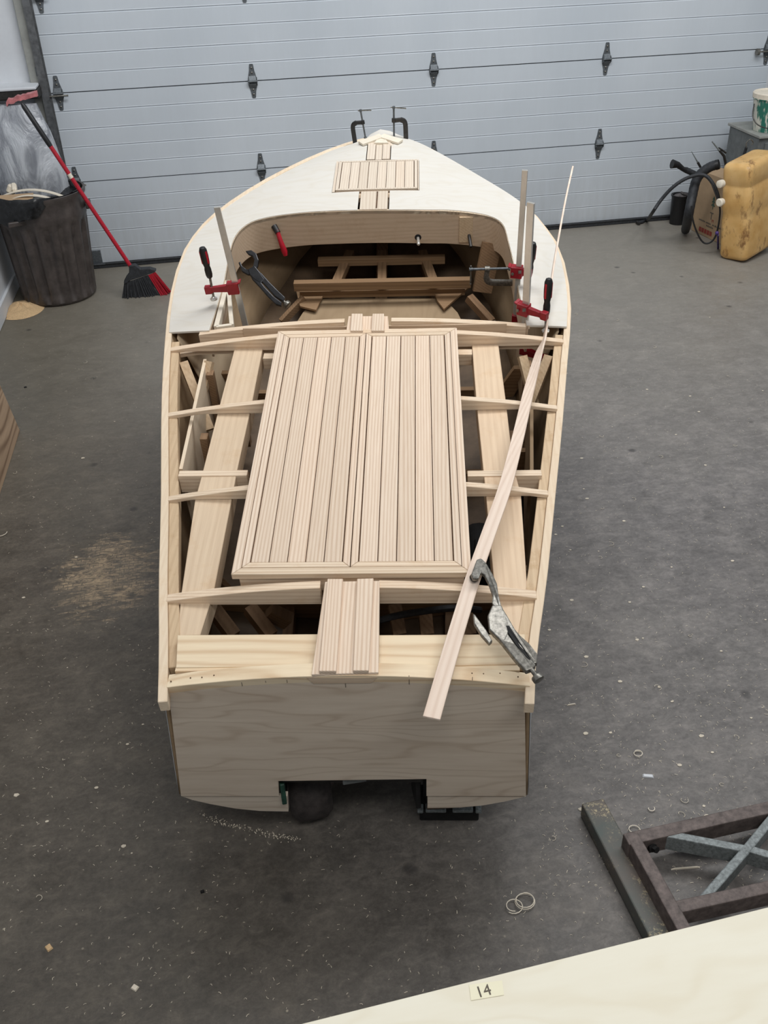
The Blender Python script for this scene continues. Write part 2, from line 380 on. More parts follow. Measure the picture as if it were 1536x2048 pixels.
# ------------------------------------------------------------------ setting
def struct(name, mb, mat, **kw):
    o = link(name, mb, mat, kind='structure', **kw); return o
fl = MB().add([(-1.52, -1.5, 0), (5.5, -1.5, 0), (5.5, 6.9, 0), (-1.52, 6.9, 0), (-1.52, -1.5, -.1), (5.5, -1.5, -.1), (5.5, 6.9, -.1), (-1.52, 6.9, -.1)],
              [[0, 1, 2, 3], [7, 6, 5, 4], [0, 4, 5, 1], [1, 5, 6, 2], [2, 6, 7, 3], [3, 7, 4, 0]])
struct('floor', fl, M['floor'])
WLX = -1.43
struct('wall_left', MB().box((WLX-.06, 2.7, 1.6), (.12, 8.4, 3.2)), M['white'])
struct('baseboard_left', MB().box((WLX+.009, 4.2, .05), (.018, 4.9, .10)), M['white'], bevel=.004)
struct('wall_back', MB().box(((WLX-1.10)/2-.02, DOORY+.07, 1.6), (-1.10-WLX+.08, .14, 3.2)).box((4.65, DOORY+.07, 1.6), (1.7, .14, 3.2)), M['white'])
struct('trim_1', MB().box((-1.062, DOORY-.012, 1.6), (.075, .07, 3.2)), M['jamb'], bevel=.003)
SEC = .5428; DX0, DX1 = -1.02, 3.80
def door_sec(z0):
    prof = []; yf = DOORY
    st = SEC/5
    pts = [(yf+.045, z0+.003), (yf, z0+.003)]
    for k in range(1, 5):
        z = z0+st*k; pts += [(yf, z-.006), (yf+.004, z-.001), (yf-.0015, z+.004), (yf, z+.008)]
    pts += [(yf, z0+SEC-.003), (yf+.045, z0+SEC-.003)]
    return MB().prism([(DX0, y, z) for y, z in pts], (DX1-DX0, 0, 0))
dr = thing('door_1', None, None, (DX0, DOORY, 0)); dr['kind'] = 'structure'
for k in ('label', 'category'): del dr[k]
for i in range(5): link('door_section', door_sec(.028+i*SEC), M['door'], dr, bevel=0)
link('joint_filler', MB().box(((DX0+DX1)/2, DOORY+.03, 1.4), (DX1-DX0-.02, .02, 2.7)), M['darksteel'], dr)
link('bottom_seal', MB().box(((DX0+DX1)/2, DOORY-.003, .014), (DX1-DX0, .055, .028)).box(((DX0+DX1)/2, DOORY-.03, .030), (DX1-DX0, .012, .012)), M['hose'], dr, bevel=.003)
def hinge(x, z, end=False):
    mb = MB(); y = DOORY
    w = [(.009, .100), (.013, .094), (.017, .06), (.027, .02), (.030, .0), (.027, -.025), (.017, -.06), (.012, -.094), (.008, -.100)]
    mb.prism([(x-a, y-.004, z+b) for a, b in w] + [(x+a, y-.004, z+b) for a, b in reversed(w)], (0, .004, 0))
    for s_ in (-1, 1): mb.prism([(x+s_*.026, y-.004, z+.022), (x+s_*.026, y-.026, z+.006), (x+s_*.026, y-.026, z-.014), (x+s_*.026, y-.004, z-.028)], (.003, 0, 0))
    mb.box((x, y-.014, z+.018), (.044, .003, .030), Matrix.Rotation(-.6, 3, 'X')).box((x, y-.014, z-.026), (.044, .003, .030), Matrix.Rotation(.6, 3, 'X'))
    mb.tube([(x-.030, y-.022, z), (x+.030, y-.022, z)], .0065, 10)
    o = link('hinge', mb, M['steel'], dr, bevel=0)
    bl = MB()
    for b in (.078, .050, -.050, -.078): bl.lathe([(.0055, 0), (.0055, .004), (.003, .006)], (x, y-.004, z+b), (0, -1, 0), 8)
    link('bolt', bl, M['zinc'], o)
    if end:
        r = MB().tube([(x-.075, y-.030, z-.012), (x+.060, y-.030, z-.012)], .0055, 8)
        r.lathe([(.022, 0), (.022, .018)], (x-.075, y-.030, z-.012), (-1, 0, 0), 14)
        link('roller', r, M['zinc'], o)
XB = 1.4309
for i in (-1, 0, 1):
    for k in range(1, 5): hinge(XB+i*1.18, .028+k*SEC)
for k in range(1, 5): hinge(-.955, .028+k*SEC, True); hinge(3.765, .028+k*SEC, True)
link('bottom_bracket', MB().box((-.945, DOORY-.006, .06), (.11, .012, .12)).tube([(-1.03, DOORY-.03, .03), (-.87, DOORY-.03, .03)], .007, 8), M['steel'], dr, bevel=.002)
def track(x):
    return MB().prism([(x-.024, DOORY-.075, .12), (x+.020, DOORY-.075, .12), (x+.020, DOORY-.069, .12), (x-.016, DOORY-.069, .12), (x-.016, DOORY-.025, .12), (x+.026, DOORY-.025, .12), (x+.026, DOORY-.019, .12), (x-.024, DOORY-.019, .12)], (0, 0, 2.9))
for i, x in enumerate((-1.022, 3.845)):
    t = struct('trim_%d' % (i+2), track(x), M['track'])
    b = MB()
    for z in (.45, 1.25, 2.1): b.box((x-.028, DOORY-.03, z), (.006, .07, .05))
    link('track_bracket', b, M['steel'], t)

# ------------------------------------------------------------------ the boat
boat = thing('boat', 'unfinished wooden runabout hull with open deck frame and pale foredeck', 'boat', None, mw=BM)
def part(name, mb, mat, parent=None, **kw): return link(name, mb, mat, parent or boat, local=True, **kw)
CR = lambda x, y: -lerp([(0, .040), (.6, .056), (1.1, .060), (1.5, .054), (2.0, .040), (3, .040)], y)*min(1.4, (x/GW(y)))**2
LT = [(-.044, -.411), (.102, -.438), (.332, -.485), (.624, -.539), (1.082, -.628), (1.409, -.680), (1.623, -.708), (1.854, -.723), (2.075, -.710), (2.302, -.649), (2.571, -.501), (2.812, -.312), (2.965, -.145), (3.03, -.012)]
RT = [(-.04, .397), (.097, .417), (.332, .464), (.607, .512), (.93, .568), (1.257, .621), (1.483, .658), (1.668, .676), (1.901, .676), (2.07, .649), (2.303, .575), (2.566, .413), (2.859, .21), (2.948, .112), (3.03, -.004)]
def smooth_tab(T):
    c = cat([V((a, b, 0)) for a, b in T], 6); return [(p.x, p.y) for p in c]
LT, RT = smooth_tab(LT), smooth_tab(RT)
GL = lambda y: lerp(LT, y); GR = lambda y: lerp(RT, y); GW = lambda y: max(.02, (GR(y)-GL(y))/2)
ZG = lambda y: -lerp([(0, .040), (.6, .056), (1.1, .060), (1.5, .054), (2.0, .040), (3, .036)], y)
def gun(side, y): return GL(y) if side < 0 else GR(y)
YS = [-.044, .05, .15, .25, .35, .5, .65, .8, .95, 1.1, 1.25, 1.4, 1.55, 1.7, 1.85, 2.0, 2.1, 2.2, 2.3, 2.4, 2.5, 2.6, 2.7, 2.8, 2.88, 2.95, 2.99, 3.02]
def rail(side, a, b, dz, h, ys, flare=0):
    """timber following the sheer between insets a and b from the outer edge"""
    rows = []
    for i, y in enumerate(ys):
        g = gun(side, y); dy = .02; gx = (gun(side, min(y+dy, 3.03))-gun(side, y-dy)); t = V((gx, 2*dy, 0)).normalized(); n = V((-t.y, t.x, 0))
        if n.x*side > 0: n = -n                      # inward
        c = V((g, y, ZG(y)+dz))
        p, q = c+n*a, c+n*b
        if side < 0: p.x, q.x = min(p.x, -.004), min(q.x, -.002)
        else: p.x, q.x = max(p.x, -.004), max(q.x, -.002)
        rows.append([p, q, q-V((0, 0, h)), p-V((0, 0, h))])
    return MB().rings(rows, True, True, False)
for sd in (-1, 1):
    ys = YS if sd < 0 else [-.05]+YS[1:]
    part('sheer_strip', rail(sd, 0, .021, .001, .034, ys), M['sheer'], bevel=.0015)
    part('sheer_clamp', rail(sd, .0215, .047, -.005, .040, [y for y in YS if .0 < y < 1.5]), M['clamp_t'], bevel=.0015)
    part('inner_clamp', rail(sd, .020, .045, -.012, .034, [y for y in YS if 1.5 <= y < 2.35]), M['clamp_t'])
# hull skin
CHX = {-1: [(0, -.452), (.6, -.50), (1.2, -.545), (1.7, -.55), (2.1, -.49), (2.5, -.33), (2.8, -.13), (2.93, -.015)],
       1: [(0, .413), (.6, .455), (1.2, .50), (1.7, .52), (2.1, .465), (2.5, .31), (2.8, .12), (2.93, .0)]}
CHZ = [(0, -.497), (.8, -.50), (1.5, -.48), (2.1, -.41), (2.5, -.32), (2.93, -.20)]
KZ = [(0, -.575), (.8, -.58), (1.5, -.57), (2.1, -.53), (2.5, -.46), (2.8, -.36), (2.93, -.24)]
def hullx(sd, y, z):
    zt = ZG(y)-.005; zc = lerp(CHZ, y); t = min(1, max(0, (z-zt)/(zc-zt))); g = gun(sd, y+(.09*max(0, (y-2.3)/.63)))-sd*.014
    return g+(lerp(CHX[sd], y)-g)*t
HS = [0.004, .1, .2, .3, .42, .6, .8, 1, 1.2, 1.4, 1.6, 1.8, 2, 2.15, 2.3, 2.45, 2.6, 2.7, 2.8, 2.87, 2.93]
for sd in (-1, 1):
    rows = []
    for y in HS:
        g = gun(sd, y+(.09*max(0, (y-2.3)/.63))) - sd*.014; g = g if sd*g > 0 else 0; zt = ZG(y)-.005
        c = lerp(CHX[sd], y); zc = lerp(CHZ, y); rows.append([V((g+(c-g)*t+sd*min(.012, .02*y)*math.sin(t*PI), y, zt+(zc-zt)*t)) for t in (0, .2, .4, .6, .8, 1)])
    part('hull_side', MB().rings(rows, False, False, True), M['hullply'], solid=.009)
    part('outer_paint', MB().rings([[p+V((sd*.0062, 0, 0)) for p in r] for r in rows], False, False, True), M['white'], solid=.0012)
    mb = MB(); rows = []
    for y in HS[4:]:
        c = lerp(CHX[sd], y); zc = lerp(CHZ, y); kz = lerp(KZ, y); rows.append([V((c+(-.012-c)*t, y, zc+(kz-zc)*t)) for t in (0, .25, .5, .75, 1)])
    mb.rings(rows, False, False, True)
    nx = -.2 if sd < 0 else .168; rows = []
    for y in HS[:5]:
        c = lerp(CHX[sd], y); zc = lerp(CHZ, y); rows.append([V((c+(nx-c)*t, y, zc+(-.565-zc)*(1-(1-t)**1.6))) for t in (0, .25, .5, .75, 1)])
    mb.rings(rows, False, False, True)
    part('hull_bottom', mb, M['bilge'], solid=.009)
    part('bottom_batten', MB().rings([[V((lerp(CHX[sd], y)*k+dx, y, lerp(CHZ, y)*.5+lerp(KZ, y)*.5+dz)) for dx, dz in ((0, .05), (.03, .05), (.03, .0), (0, .0))] for y in HS[4:16] for k in (.5,)], True, True, False), M['inner_y'])
    part('chine_log', MB().rings([[V((lerp(CHX[sd], y)-sd*a, y, lerp(CHZ, y)+b)) for a, b in ((.006, .0), (.006, .035), (.035, .035), (.035, .0))] for y in HS[:10]], True, True, False), M['inner_y'])
part('pump_tunnel', MB().box((-.203, .21, -.50), (.010, .40, .15)).box((.171, .21, -.50), (.010, .40, .15)).box((-.016, .21, -.424), (.374, .40, .008)).box((-.016, .41, -.50), (.374, .010, .15)), M['soot'])
part('keel_batten', MB().rings([[V((x, y, lerp(KZ, y)+z)) for x, z in ((-.03, .04), (.02, .04), (.02, 0), (-.03, 0))] for y in HS[5:18]], True, True, False), M['inner_y'])
# transom
def crn(x, y=0.0): return -.040*(x/.40)**2
top = [V((x, -.004, crn(x)-.001)) for x in [-.396+.0485*i for i in range(17)]]
TP = top + [By(1052, 1592, -.004), By(853, 1592, -.004), By(853, 1558, -.004), By(556, 1562, -.004), By(558, 1592, -.004), By(362, 1592, -.004)]
tr = part('transom', MB().prism(TP, (0, .018, 0)), M['transom'])
for pts in ([(362, 1592), (385, 1600), (420, 1608), (470, 1617), (520, 1622), (577, 1623), (575, 1592.5)], [(855, 1592.5), (855, 1616), (920, 1615), (965, 1611), (1010, 1603), (1052, 1593)]):
    part('transom_lower_edge', MB().prism([By(x, y, .001) for x, y in pts], (0, .014, 0)), M['transom'])
cap = MB(); rows = []
for x in [-.400+.0495*i for i in range(17)]:
    z = crn(x); rows.append([V((x, -.0055, z+.001)), V((x, .030, z+.001)), V((x, .030, z-.03)), V((x, -.0035, z-.03))])
cap.rings(rows, True, True, False); part('transom_cap', cap, M['pine_x'], bevel=.001)
for x0, x1 in ((-.385, -.100), (.070, .372)):
    part('transom_cleat', MB().prism([V((x0, .0305, -.0285)), V((x1, .0305, -.0285)), V((x1, .055, -.0285)), V((x0, .055, -.0285))], (0, 0, -.02)), M['pine_x'])
for px, py in ((342, 1363), (381, 1356), (404, 1355), (428, 1351), (944, 1347), (967, 1348), (1000, 1347), (1036, 1354)):
    part('nail', MB().lathe([(.0016, -.001), (.0016, .0014)], Bz(px, py, crn(Bz(px, py).x)), (0, 0, 1), 6), M['shade'])
for px, py, L in ((818, 1351, 26), (945, 1354, 16), (690, 1360, 22), (482, 1360, 18), (530, 1357, 12), (573, 1356, 14)):
    a = By(px, py, -.0046); part('pencil_mark', MB().box(a+V((0, 0, -L*.0006)), (.0012, .0006, L*.0012)), M['ink_k'])
# wide cross board in front of the transom
for (xa, xb) in ((352, 640), (750, 1050)):
    z = -.026
    P = [Bz(xa, 1335, z), Bz(xb, 1332 if xb < 700 else 1328, z), Bz(xb, 1268, z), Bz(xa+3, 1270, z)]
    part('cross_board', MB().prism(P, (0, 0, -.025)), M['pine_x'], bevel=.001)
# deck beams: arched top, straight underside
def beam(name, y, xl, xr, zc, depth, w, mat, n=14, ztop=0.0, flat=False):
    rows = []
    for i in range(n+1):
        x = xl+(xr-xl)*i/n; zt = CR(x, y)+ztop+ (0 if not flat else 0); zb = min(zc-depth, zt-.012)
        rows.append([V((x, y-w/2, zt)), V((x, y+w/2, zt)), V((x, y+w/2, zb)), V((x, y-w/2, zb))])
    return part(name, MB().rings(rows, True, True, False), mat, bevel=.001)
HL, HR, HF, HB = -.290, .277, .283, 1.342
def beam_pair(py_l, px_l, pxh_l, pyh, px_r, py_r, w=.019, depth=.052):
    yl = Bz(pxh_l, pyh, -.01).y
    beam('deck_beam', yl, GL(yl)+.02, HL+.004, 0, depth, w, M['ash_x'])
    beam('deck_beam', yl, HR-.004, GR(yl)-.02, 0, depth, w, M['ash_x'])
    return yl
y815 = beam_pair(822, 340, 522, 800, 1115, 818); y980 = beam_pair(990, 340, 490, 970, 1090, 990)
y1170 = Bz(640, 1168, 0).y
beam('deck_beam', y1170, GL(y1170)+.02, -.078, 0, .058, .024, M['ash_x'])
beam('deck_beam', y1170, .060, GR(y1170)-.02, 0, .058, .024, M['ash_x'])
y680 = HB+.012
beam('deck_beam', y680, GL(y680)+.02, GR(y680)-.02, 0, .060, .022, M['ash_x'], 24)
y640 = Bz(640, 641, 0).y
bL = beam('cockpit_beam', y640, Bz(395, 660, -.02).x, -.083, .0, .075, .022, M['ash_x']); bR = beam('cockpit_beam', y640, .068, Bz(1053, 650, -.02).x, .0, .075, .022, M['ash_x'])
part('beam_facing', MB().box((-.23, y640-.014, -.045), (.37, .006, .06)).box((.24, y640-.014, -.045), (.40, .006, .06)), M['okoume'])
ysh = y640-.05
beam('cockpit_sill', ysh-.005, GL(ysh)+.045, GR(ysh)-.045, -.05, .03, .02, M['okoume'], 20, ztop=-.028)
# low cross frame at the middle
for (xa, xb) in ((357, 495), (935, 1083)):
    z = -.050; a, b = Bz(xa, 948, z), Bz(xb, 944, z); a.y = b.y = (a.y+b.y)/2
    part('cross_frame', MB().beam(a, b, .024, .06), M['ash_x'], bevel=.001)
# side boards running fore and aft
def board(pts, name='side_bearer', z=-.053, th=.055):
    L, R = [], []
    for (xl, yl, xr, yr) in pts: L.append(Bz(xl, yl, z)); R.append(Bz(xr, yr, z))
    rows = [[l, r, r-V((0, 0, th)), l-V((0, 0, th))] for l, r in zip(L, R)]
    return part(name, MB().rings(rows, True, True, False), M['ash_y'], bevel=.0015)
board([(355, 1272, 400, 1270), (362, 1190, 427, 1185), (390, 1000, 463, 1000), (406, 941, 474, 941), (438, 815, 502, 815), (471, 690, 527, 688)])
board([(1003, 1268, 1044, 1266), (990, 1185, 1055, 1187), (972, 989, 1042, 989), (966, 933, 1027, 933), (953, 805, 1012, 805), (944, 690, 997, 690)])
for (xa, xb, yy) in ((527, 556, 712), (915, 944, 704)):
    a, b = Bz(xa, yy, -.055), Bz(xb, yy, -.055); part('short_block', MB().beam(a, b, .03, .04), M['ash_x'])
# inner ply panel and posts seen between the beams on the left
def wall(p, q, z0, z1, t=.01, mat='hullply', name='inner_panel'):
    return part(name, MB().prism([V((p.x, p.y, z0)), V((q.x, q.y, z0)), V((q.x, q.y, z1)), V((p.x, p.y, z1))], (t, 0, 0)), M[mat])
wall(Bz(358, 938, -.08), Bz(407, 718, -.08), -.08, -.44, mat='sheer')
wall(Bz(1060, 940, -.12), Bz(1060, 725, -.12), -.12, -.40)
for px, py in ((420, 745), (408, 872), (1056, 725), (470, 735), (1010, 880)):
    a = Bz(px, py, -.10); part('frame_post', MB().box(a+V((0, 0, -.16)), (.022, .03, .32)), M['inner_y'], bevel=.001)
for s_ in (-1, 1):
    g = gun(s_, 1.30)
    part('diagonal_brace', MB().beam(V((g-s_*.06, 1.31, -.075)), V((g-s_*.15, 1.14, -.22)), .028, .018).beam(V((g-s_*.14, 1.31, -.075)), V((g-s_*.10, 1.20, -.20)), .028, .018), M['clamp_t'])
for y in (.62, 1.15, 1.62):
    hl = lambda z: hullx(-1, y, z)+.012
    hr = lambda z: hullx(1, y, z)-.012
    cl, cr2 = lerp(CHX[-1], y)+.014, lerp(CHX[1], y)-.014; zc = lerp(CHZ, y)+.004
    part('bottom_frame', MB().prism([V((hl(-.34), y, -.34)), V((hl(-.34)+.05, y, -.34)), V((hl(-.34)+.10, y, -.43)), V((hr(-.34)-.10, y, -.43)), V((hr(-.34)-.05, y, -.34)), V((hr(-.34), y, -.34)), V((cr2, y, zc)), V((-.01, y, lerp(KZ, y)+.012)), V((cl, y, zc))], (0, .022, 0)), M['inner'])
for (a, b) in (((430, 1215), (470, 1268)), ((500, 1210), (545, 1268)), ((545, 1215), (585, 1235)), ((790, 1208), (800, 1268)), ((850, 1215), (855, 1268)), ((930, 1208), (940, 1268))):
    pa, pb = Bz(a[0], a[1], -.30), Bz(b[0], b[1], -.34); part('bilge_timber', MB().beam(pa, pb, .035, .04), M['inner_y'])
part('bilge_hose', MB().tube(cat([Bz(760, 1240, -.2), Bz(800, 1230, -.19), Bz(850, 1222, -.18), Bz(910, 1216, -.19), Bz(960, 1220, -.24)], 5), .009, 8), M['hose'])
eng = MB().lathe([(.05, -.09), (.06, -.06), (.06, .06), (.045, .09)], V((.33, .70, -.36)), (0, 1, .2), 14).box((.36, .62, -.30), (.10, .12, .07)).tube(cat([V((.30, .5, -.30)), V((.33, .6, -.24)), V((.40, .75, -.25)), V((.42, .9, -.33))], 5), .012)
part('engine_fittings', eng, M['soot'], bevel=.004)
# posts around front bay
# ---- king planks
def kplank(name, quad, z, h, mat=None, parent=None):
    P = [Bz(x, y, z) for x, y in quad]; return part(name, MB().prism(P, (0, 0, -h)), mat or M['ash'], parent, bevel=.0012)
kp = kplank('king_plank', [(623, 1349), (757, 1345), (759, 1161), (650, 1163)], .006, .026)
kplank('raised_strip', [(638, 1342), (672, 1342), (686, 1157), (655, 1157)], .017, .0105, parent=kp)
kplank('raised_strip', [(706, 1341), (737, 1341), (747, 1156), (714, 1157)], .017, .0105, parent=kp)
part('tail_block', MB().prism([V((-.088, -.006, -.004)), V((-.03, -.006, -.006)), V((.03, -.006, -.006)), V((.065, -.006, -.004)), V((.05, -.006, -.024)), V((-.075, -.006, -.026))], (0, .02, 0)), M['okoume'], kp)
k2 = kplank('king_plank', [(692, 664), (778, 664), (776, 632), (697, 632)], .008, .022)
kplank('raised_strip', [(701, 661), (726, 661), (725, 627), (703, 627)], .020, .0115, parent=k2)
kplank('raised_strip', [(743, 661), (769, 661), (768, 627), (745, 627)], .020, .0115, parent=k2)
# ---- hatch with two doors
ht = MB()
XL, XR = HL, HR
def bar(x0, x1, y0, y1, z0, z1): return MB().box(((x0+x1)/2, (y0+y1)/2, (z0+z1)/2), (x1-x0, y1-y0, z1-z0))
hc = part('hatch_coaming', bar(XL+.016, XL+.036, HF+.01, HB-.01, -.060, -.004), M['ash_y'], bevel=.001)
part('coaming_board', bar(XR-.036, XR-.016, HF+.01, HB-.01, -.060, -.004), M['ash_y'], hc, bevel=.001)
part('coaming_board', bar(XL+.016, XR-.016, HF+.004, HF+.024, -.050, -.004), M['ash_x'], hc, bevel=.001)
def miter(x0, x1, y0, y1, w, z, h, side):
    o = [V((x0, y0, z)), V((x1, y0, z)), V((x1, y1, z)), V((x0, y1, z))]; i = [V((x0+w, y0+w, z)), V((x1-w, y0+w, z)), V((x1-w, y1-w, z)), V((x0+w, y1-w, z))]
    k = side; g = .0006; q = [o[k], o[(k+1) % 4], i[(k+1) % 4], i[k]]; c = sum(q, V())/4
    return MB().prism([p+(c-p).normalized()*g for p in q], (0, 0, -h))
for k in range(4): part('border_strip', miter(XL, XR, HF, HB, .021, .013, .017, k), M['ash' if k % 2 else 'ash_x'], hc, bevel=.0008)
def hatch_door(x0, x1, y0, y1, n, z, frw, border, name='hatch_door', gap=.0022, wm=('ash', 'ash_x')):
    d = part(name, bar(x0+.002, x1-.002, y0+.002, y1-.002, z-.020, z-.006), M['shade'])
    for k in range(4): part('door_frame', miter(x0, x1, y0, y1, frw, z+.001, .012, k), M[wm[0] if k % 2 else wm[1]], d, bevel=.0007)
    a, b = x0+frw+gap, x1-frw-gap; w = (b-a)/n
    for i in range(n): part('plank', bar(a+i*w+gap/2, a+(i+1)*w-gap/2, y0+frw+.0012, y1-frw-.0012, z-.008, z), M[wm[0]], d, bevel=.0007)
    return d
xm = (Bz(698, 1140, .013).x+Bz(733, 672, .013).x)/2
hatch_door(XL+.0225, xm-.0012, HF+.0225, HB-.0225, 5, .012, .0165, 0); hatch_door(xm+.0012, XR-.0225, HF+.0225, HB-.0225, 5, .012, .0165, 0)
# ---- foredeck plywood
ins = .013
def z_(p, k=.004): return V((p.x, p.y, CR(p.x, p.y)+k))
outer = []
yf0 = Bz(337, 664, -.05).y; yf1 = Bz(1138, 655, -.05).y
N = 90
def gpt(t):                                           # t 0..1 left aft -> bow -> right aft
    if t < .5:
        y = yf0+(2.995-yf0)*math.sin(t*PI)**.9; x = GL(y)+ins
        return V((min(x, -.01), y, 0))
    y = yf1+(2.995-yf1)*math.sin(t*PI)**.9; x = GR(y)-ins
    return V((max(x, 0.0), y, 0))
outer = [gpt(i/N) for i in range(N+1)]
def arclen(P):
    L = [0]
    for a, b in zip(P, P[1:]): L.append(L[-1]+(b-a).length)
    return [l/L[-1] for l in L]
def resample(P, n):
    L = arclen(P); out = []; j = 0
    for i in range(n+1):
        t = i/n
        while j < len(L)-2 and L[j+1] < t: j += 1
        k = (t-L[j])/max(1e-9, L[j+1]-L[j]); out.append(P[j].lerp(P[j+1], min(1, max(0, k))))
    return out
def opening(pts, n=8): return cat([Bz(x, y, z) for x, y, z in pts], n)
OPEN = [(417, 655, -.02), (432, 612, -.02), (447, 564, -.022), (459, 505, -.022), (472, 470, -.022), (495, 448, -.02), (528, 436, -.015), (593, 427, -.008), (660, 423, -.003), (760, 421, 0), (850, 421, -.003), (895, 422, -.008), (947, 427, -.014), (986, 436, -.018), (1007, 452, -.02), (1017, 485, -.022), (1027, 525, -.022), (1036, 570, -.022), (1046, 615, -.02), (1054, 646, -.02)]
inn = opening(OPEN)
# split both at the centreline so that the ruled surface stays symmetric
def halves(P):
    k = min(range(len(P)), key=lambda i: abs(P[i].x+.008) + (0 if P[i].y > 1.9 else 9)); return P[:k+1], P[k:]
oL, oR = halves(outer); iL, iR = halves(inn)
cols = []
for A, B_ in ((oL, iL), (oR, iR)):
    A, B_ = resample(A, 44), resample(B_, 44); cols.append([[z_(a.lerp(b, t/8)) for t in range(9)] for a, b in zip(A, B_)])
rows = cols[0][:-1]+cols[1]
mb = MB(); th = .0065; n9 = 9
for r in rows: mb.v += r+[p-V((0, 0, th)) for p in r]
R_ = len(rows)
for i in range(R_-1):
    for j in range(8):
        a = i*18+j; b = (i+1)*18+j
        mb.f.append([a, a+1, b+1, b]); mb.sm.append(True); mb.f.append([a+9, b+9, b+10, a+10]); mb.sm.append(True)
    a = i*18; b = a+18; mb.f.append([a, b, b+9, a+9]); mb.sm.append(False); a += 8; b += 8; mb.f.append([a, a+9, b+9, b]); mb.sm.append(False)
for i in (0, R_-1):
    for j in range(8): a = i*18+j; mb.f.append([a, a+9, a+10, a+1]); mb.sm.append(False)
fd = part('foredeck_panel', mb, M['deckply'])
# cut the slots for the king plank and the foredeck hatch
fhx0, fhx1 = Bz(665, 380, 0).x, Bz(838, 380, 0).x; fhy0, fhy1 = Bz(750, 383, 0).y, Bz(750, 322, 0).y
ka0, ka1 = Bz(719, 400, 0).x, Bz(777, 400, 0).x; kf0, kf1 = Bz(735, 300, 0).x, Bz(781, 300, 0).x; kfy = Bz(757, 284, 0).y
cut = MB().box(((fhx0+fhx1)/2, (fhy0+fhy1)/2, 0), (fhx1-fhx0+.003, fhy1-fhy0+.004, .1)).box(((ka0+ka1)/2, (fhy0+1.9)/2, 0), (ka1-ka0+.008, fhy0-1.9+.02, .1))
cu2 = MB().box(((kf0+kf1)/2, (fhy1+kfy)/2, 0), (kf1-kf0+.006, kfy-fhy1+.02, .1))
tmp = []
for c in (cut, cu2):
    for q in range(len(c.f)//6):
        sub = MB(); sub.v = c.v[q*8:q*8+8]; sub.f = [[i-q*8 for i in f] for f in c.f[q*6:q*6+6]]; sub.sm = [False]*6
        o = part('cutter', sub, M['deckply']); tmp.append(o)
        m = fd.modifiers.new('cut', 'BOOLEAN'); m.operation = 'DIFFERENCE'; m.solver = 'EXACT'; m.object = o
bpy.context.view_layer.update()
dg = bpy.context.evaluated_depsgraph_get(); nm = bpy.data.meshes.new_from_object(fd.evaluated_get(dg))
nm.set_sharp_from_angle(angle=.6); fd.modifiers.clear(); fd.data = nm
for o in tmp: bpy.data.objects.remove(o, do_unlink=True)
# foredeck framing under the slots
part('deck_longitudinal', bar(-.055, .04, Bz(750, 421, 0).y+.012, 2.9, -.055, -.018), M['okoume'])
part('hatch_bearer', bar(fhx0-.03, fhx1+.03, fhy0-.03, fhy1+.03, -.03, -.012), M['okoume'])
zk = .004
part('king_plank', bar(ka0+.004, ka1-.003, Bz(750, 421, 0).y+.004, fhy0-.004, -.016, zk), M['ash_p'], bevel=.001)
part('king_plank_groove', bar(ka0+(ka1-ka0)*.58, ka0+(ka1-ka0)*.63, Bz(750, 420, 0).y+.006, fhy0-.01, zk-.001, zk+.0008), M['shade'])
for a, b in ((0, .36), (.36, .66), (.66, 1)):
    w = kf1-kf0; part('king_plank', bar(kf0+w*a+.001, kf0+w*b-.001, fhy1+.004, kfy-.002, -.016, zk+(.003 if a != .36 else 0)), M['ash_p'], bevel=.001)
fh = hatch_door(fhx0+.012, fhx1-.006, fhy0+.012, fhy1-.002, 8, .0035, .012, 0, 'foredeck_hatch', gap=.0022, wm=('ash_p', 'ash_p'))
part('hatch_side_strip', bar(fhx0, fhx0+.010, fhy0, fhy1, -.01, .003), M['ash_p'], bevel=.0006)
part('hatch_side_strip', bar(fhx1-.004, fhx1, fhy0+.002, fhy1, -.01, .003), M['ash_p'], bevel=.0006)
# stacked clamping blocks on the stem head
pk = (763, 270)
for e1, e2 in (((721, 285), (738, 289)), ((801, 282), (784, 289))):
    part('stem_block', MB().beam(Bz(*pk, .020), Bz(*e1, .012), .040, .010), M['cream'], bevel=.001)
    part('stem_block', MB().beam(Bz(pk[0], pk[1]+3, .010), Bz(e1[0], e1[1]+3, .000), .046, .012), M['sheer'], bevel=.001)
    part('stem_block', MB().beam(Bz(pk[0], pk[1]+8, .008), Bz(e2[0], e2[1]+1, .004), .020, .008), M['ash_p'], bevel=.001)
tri = [Bz(748, 285, .014), Bz(755, 277, .014), Bz(763, 273, .014), Bz(772, 279, .014), Bz(777, 285, .014)]
part('breasthook', MB().prism([p for p in tri], (0, 0, -.014)), M['cream'], bevel=.001)
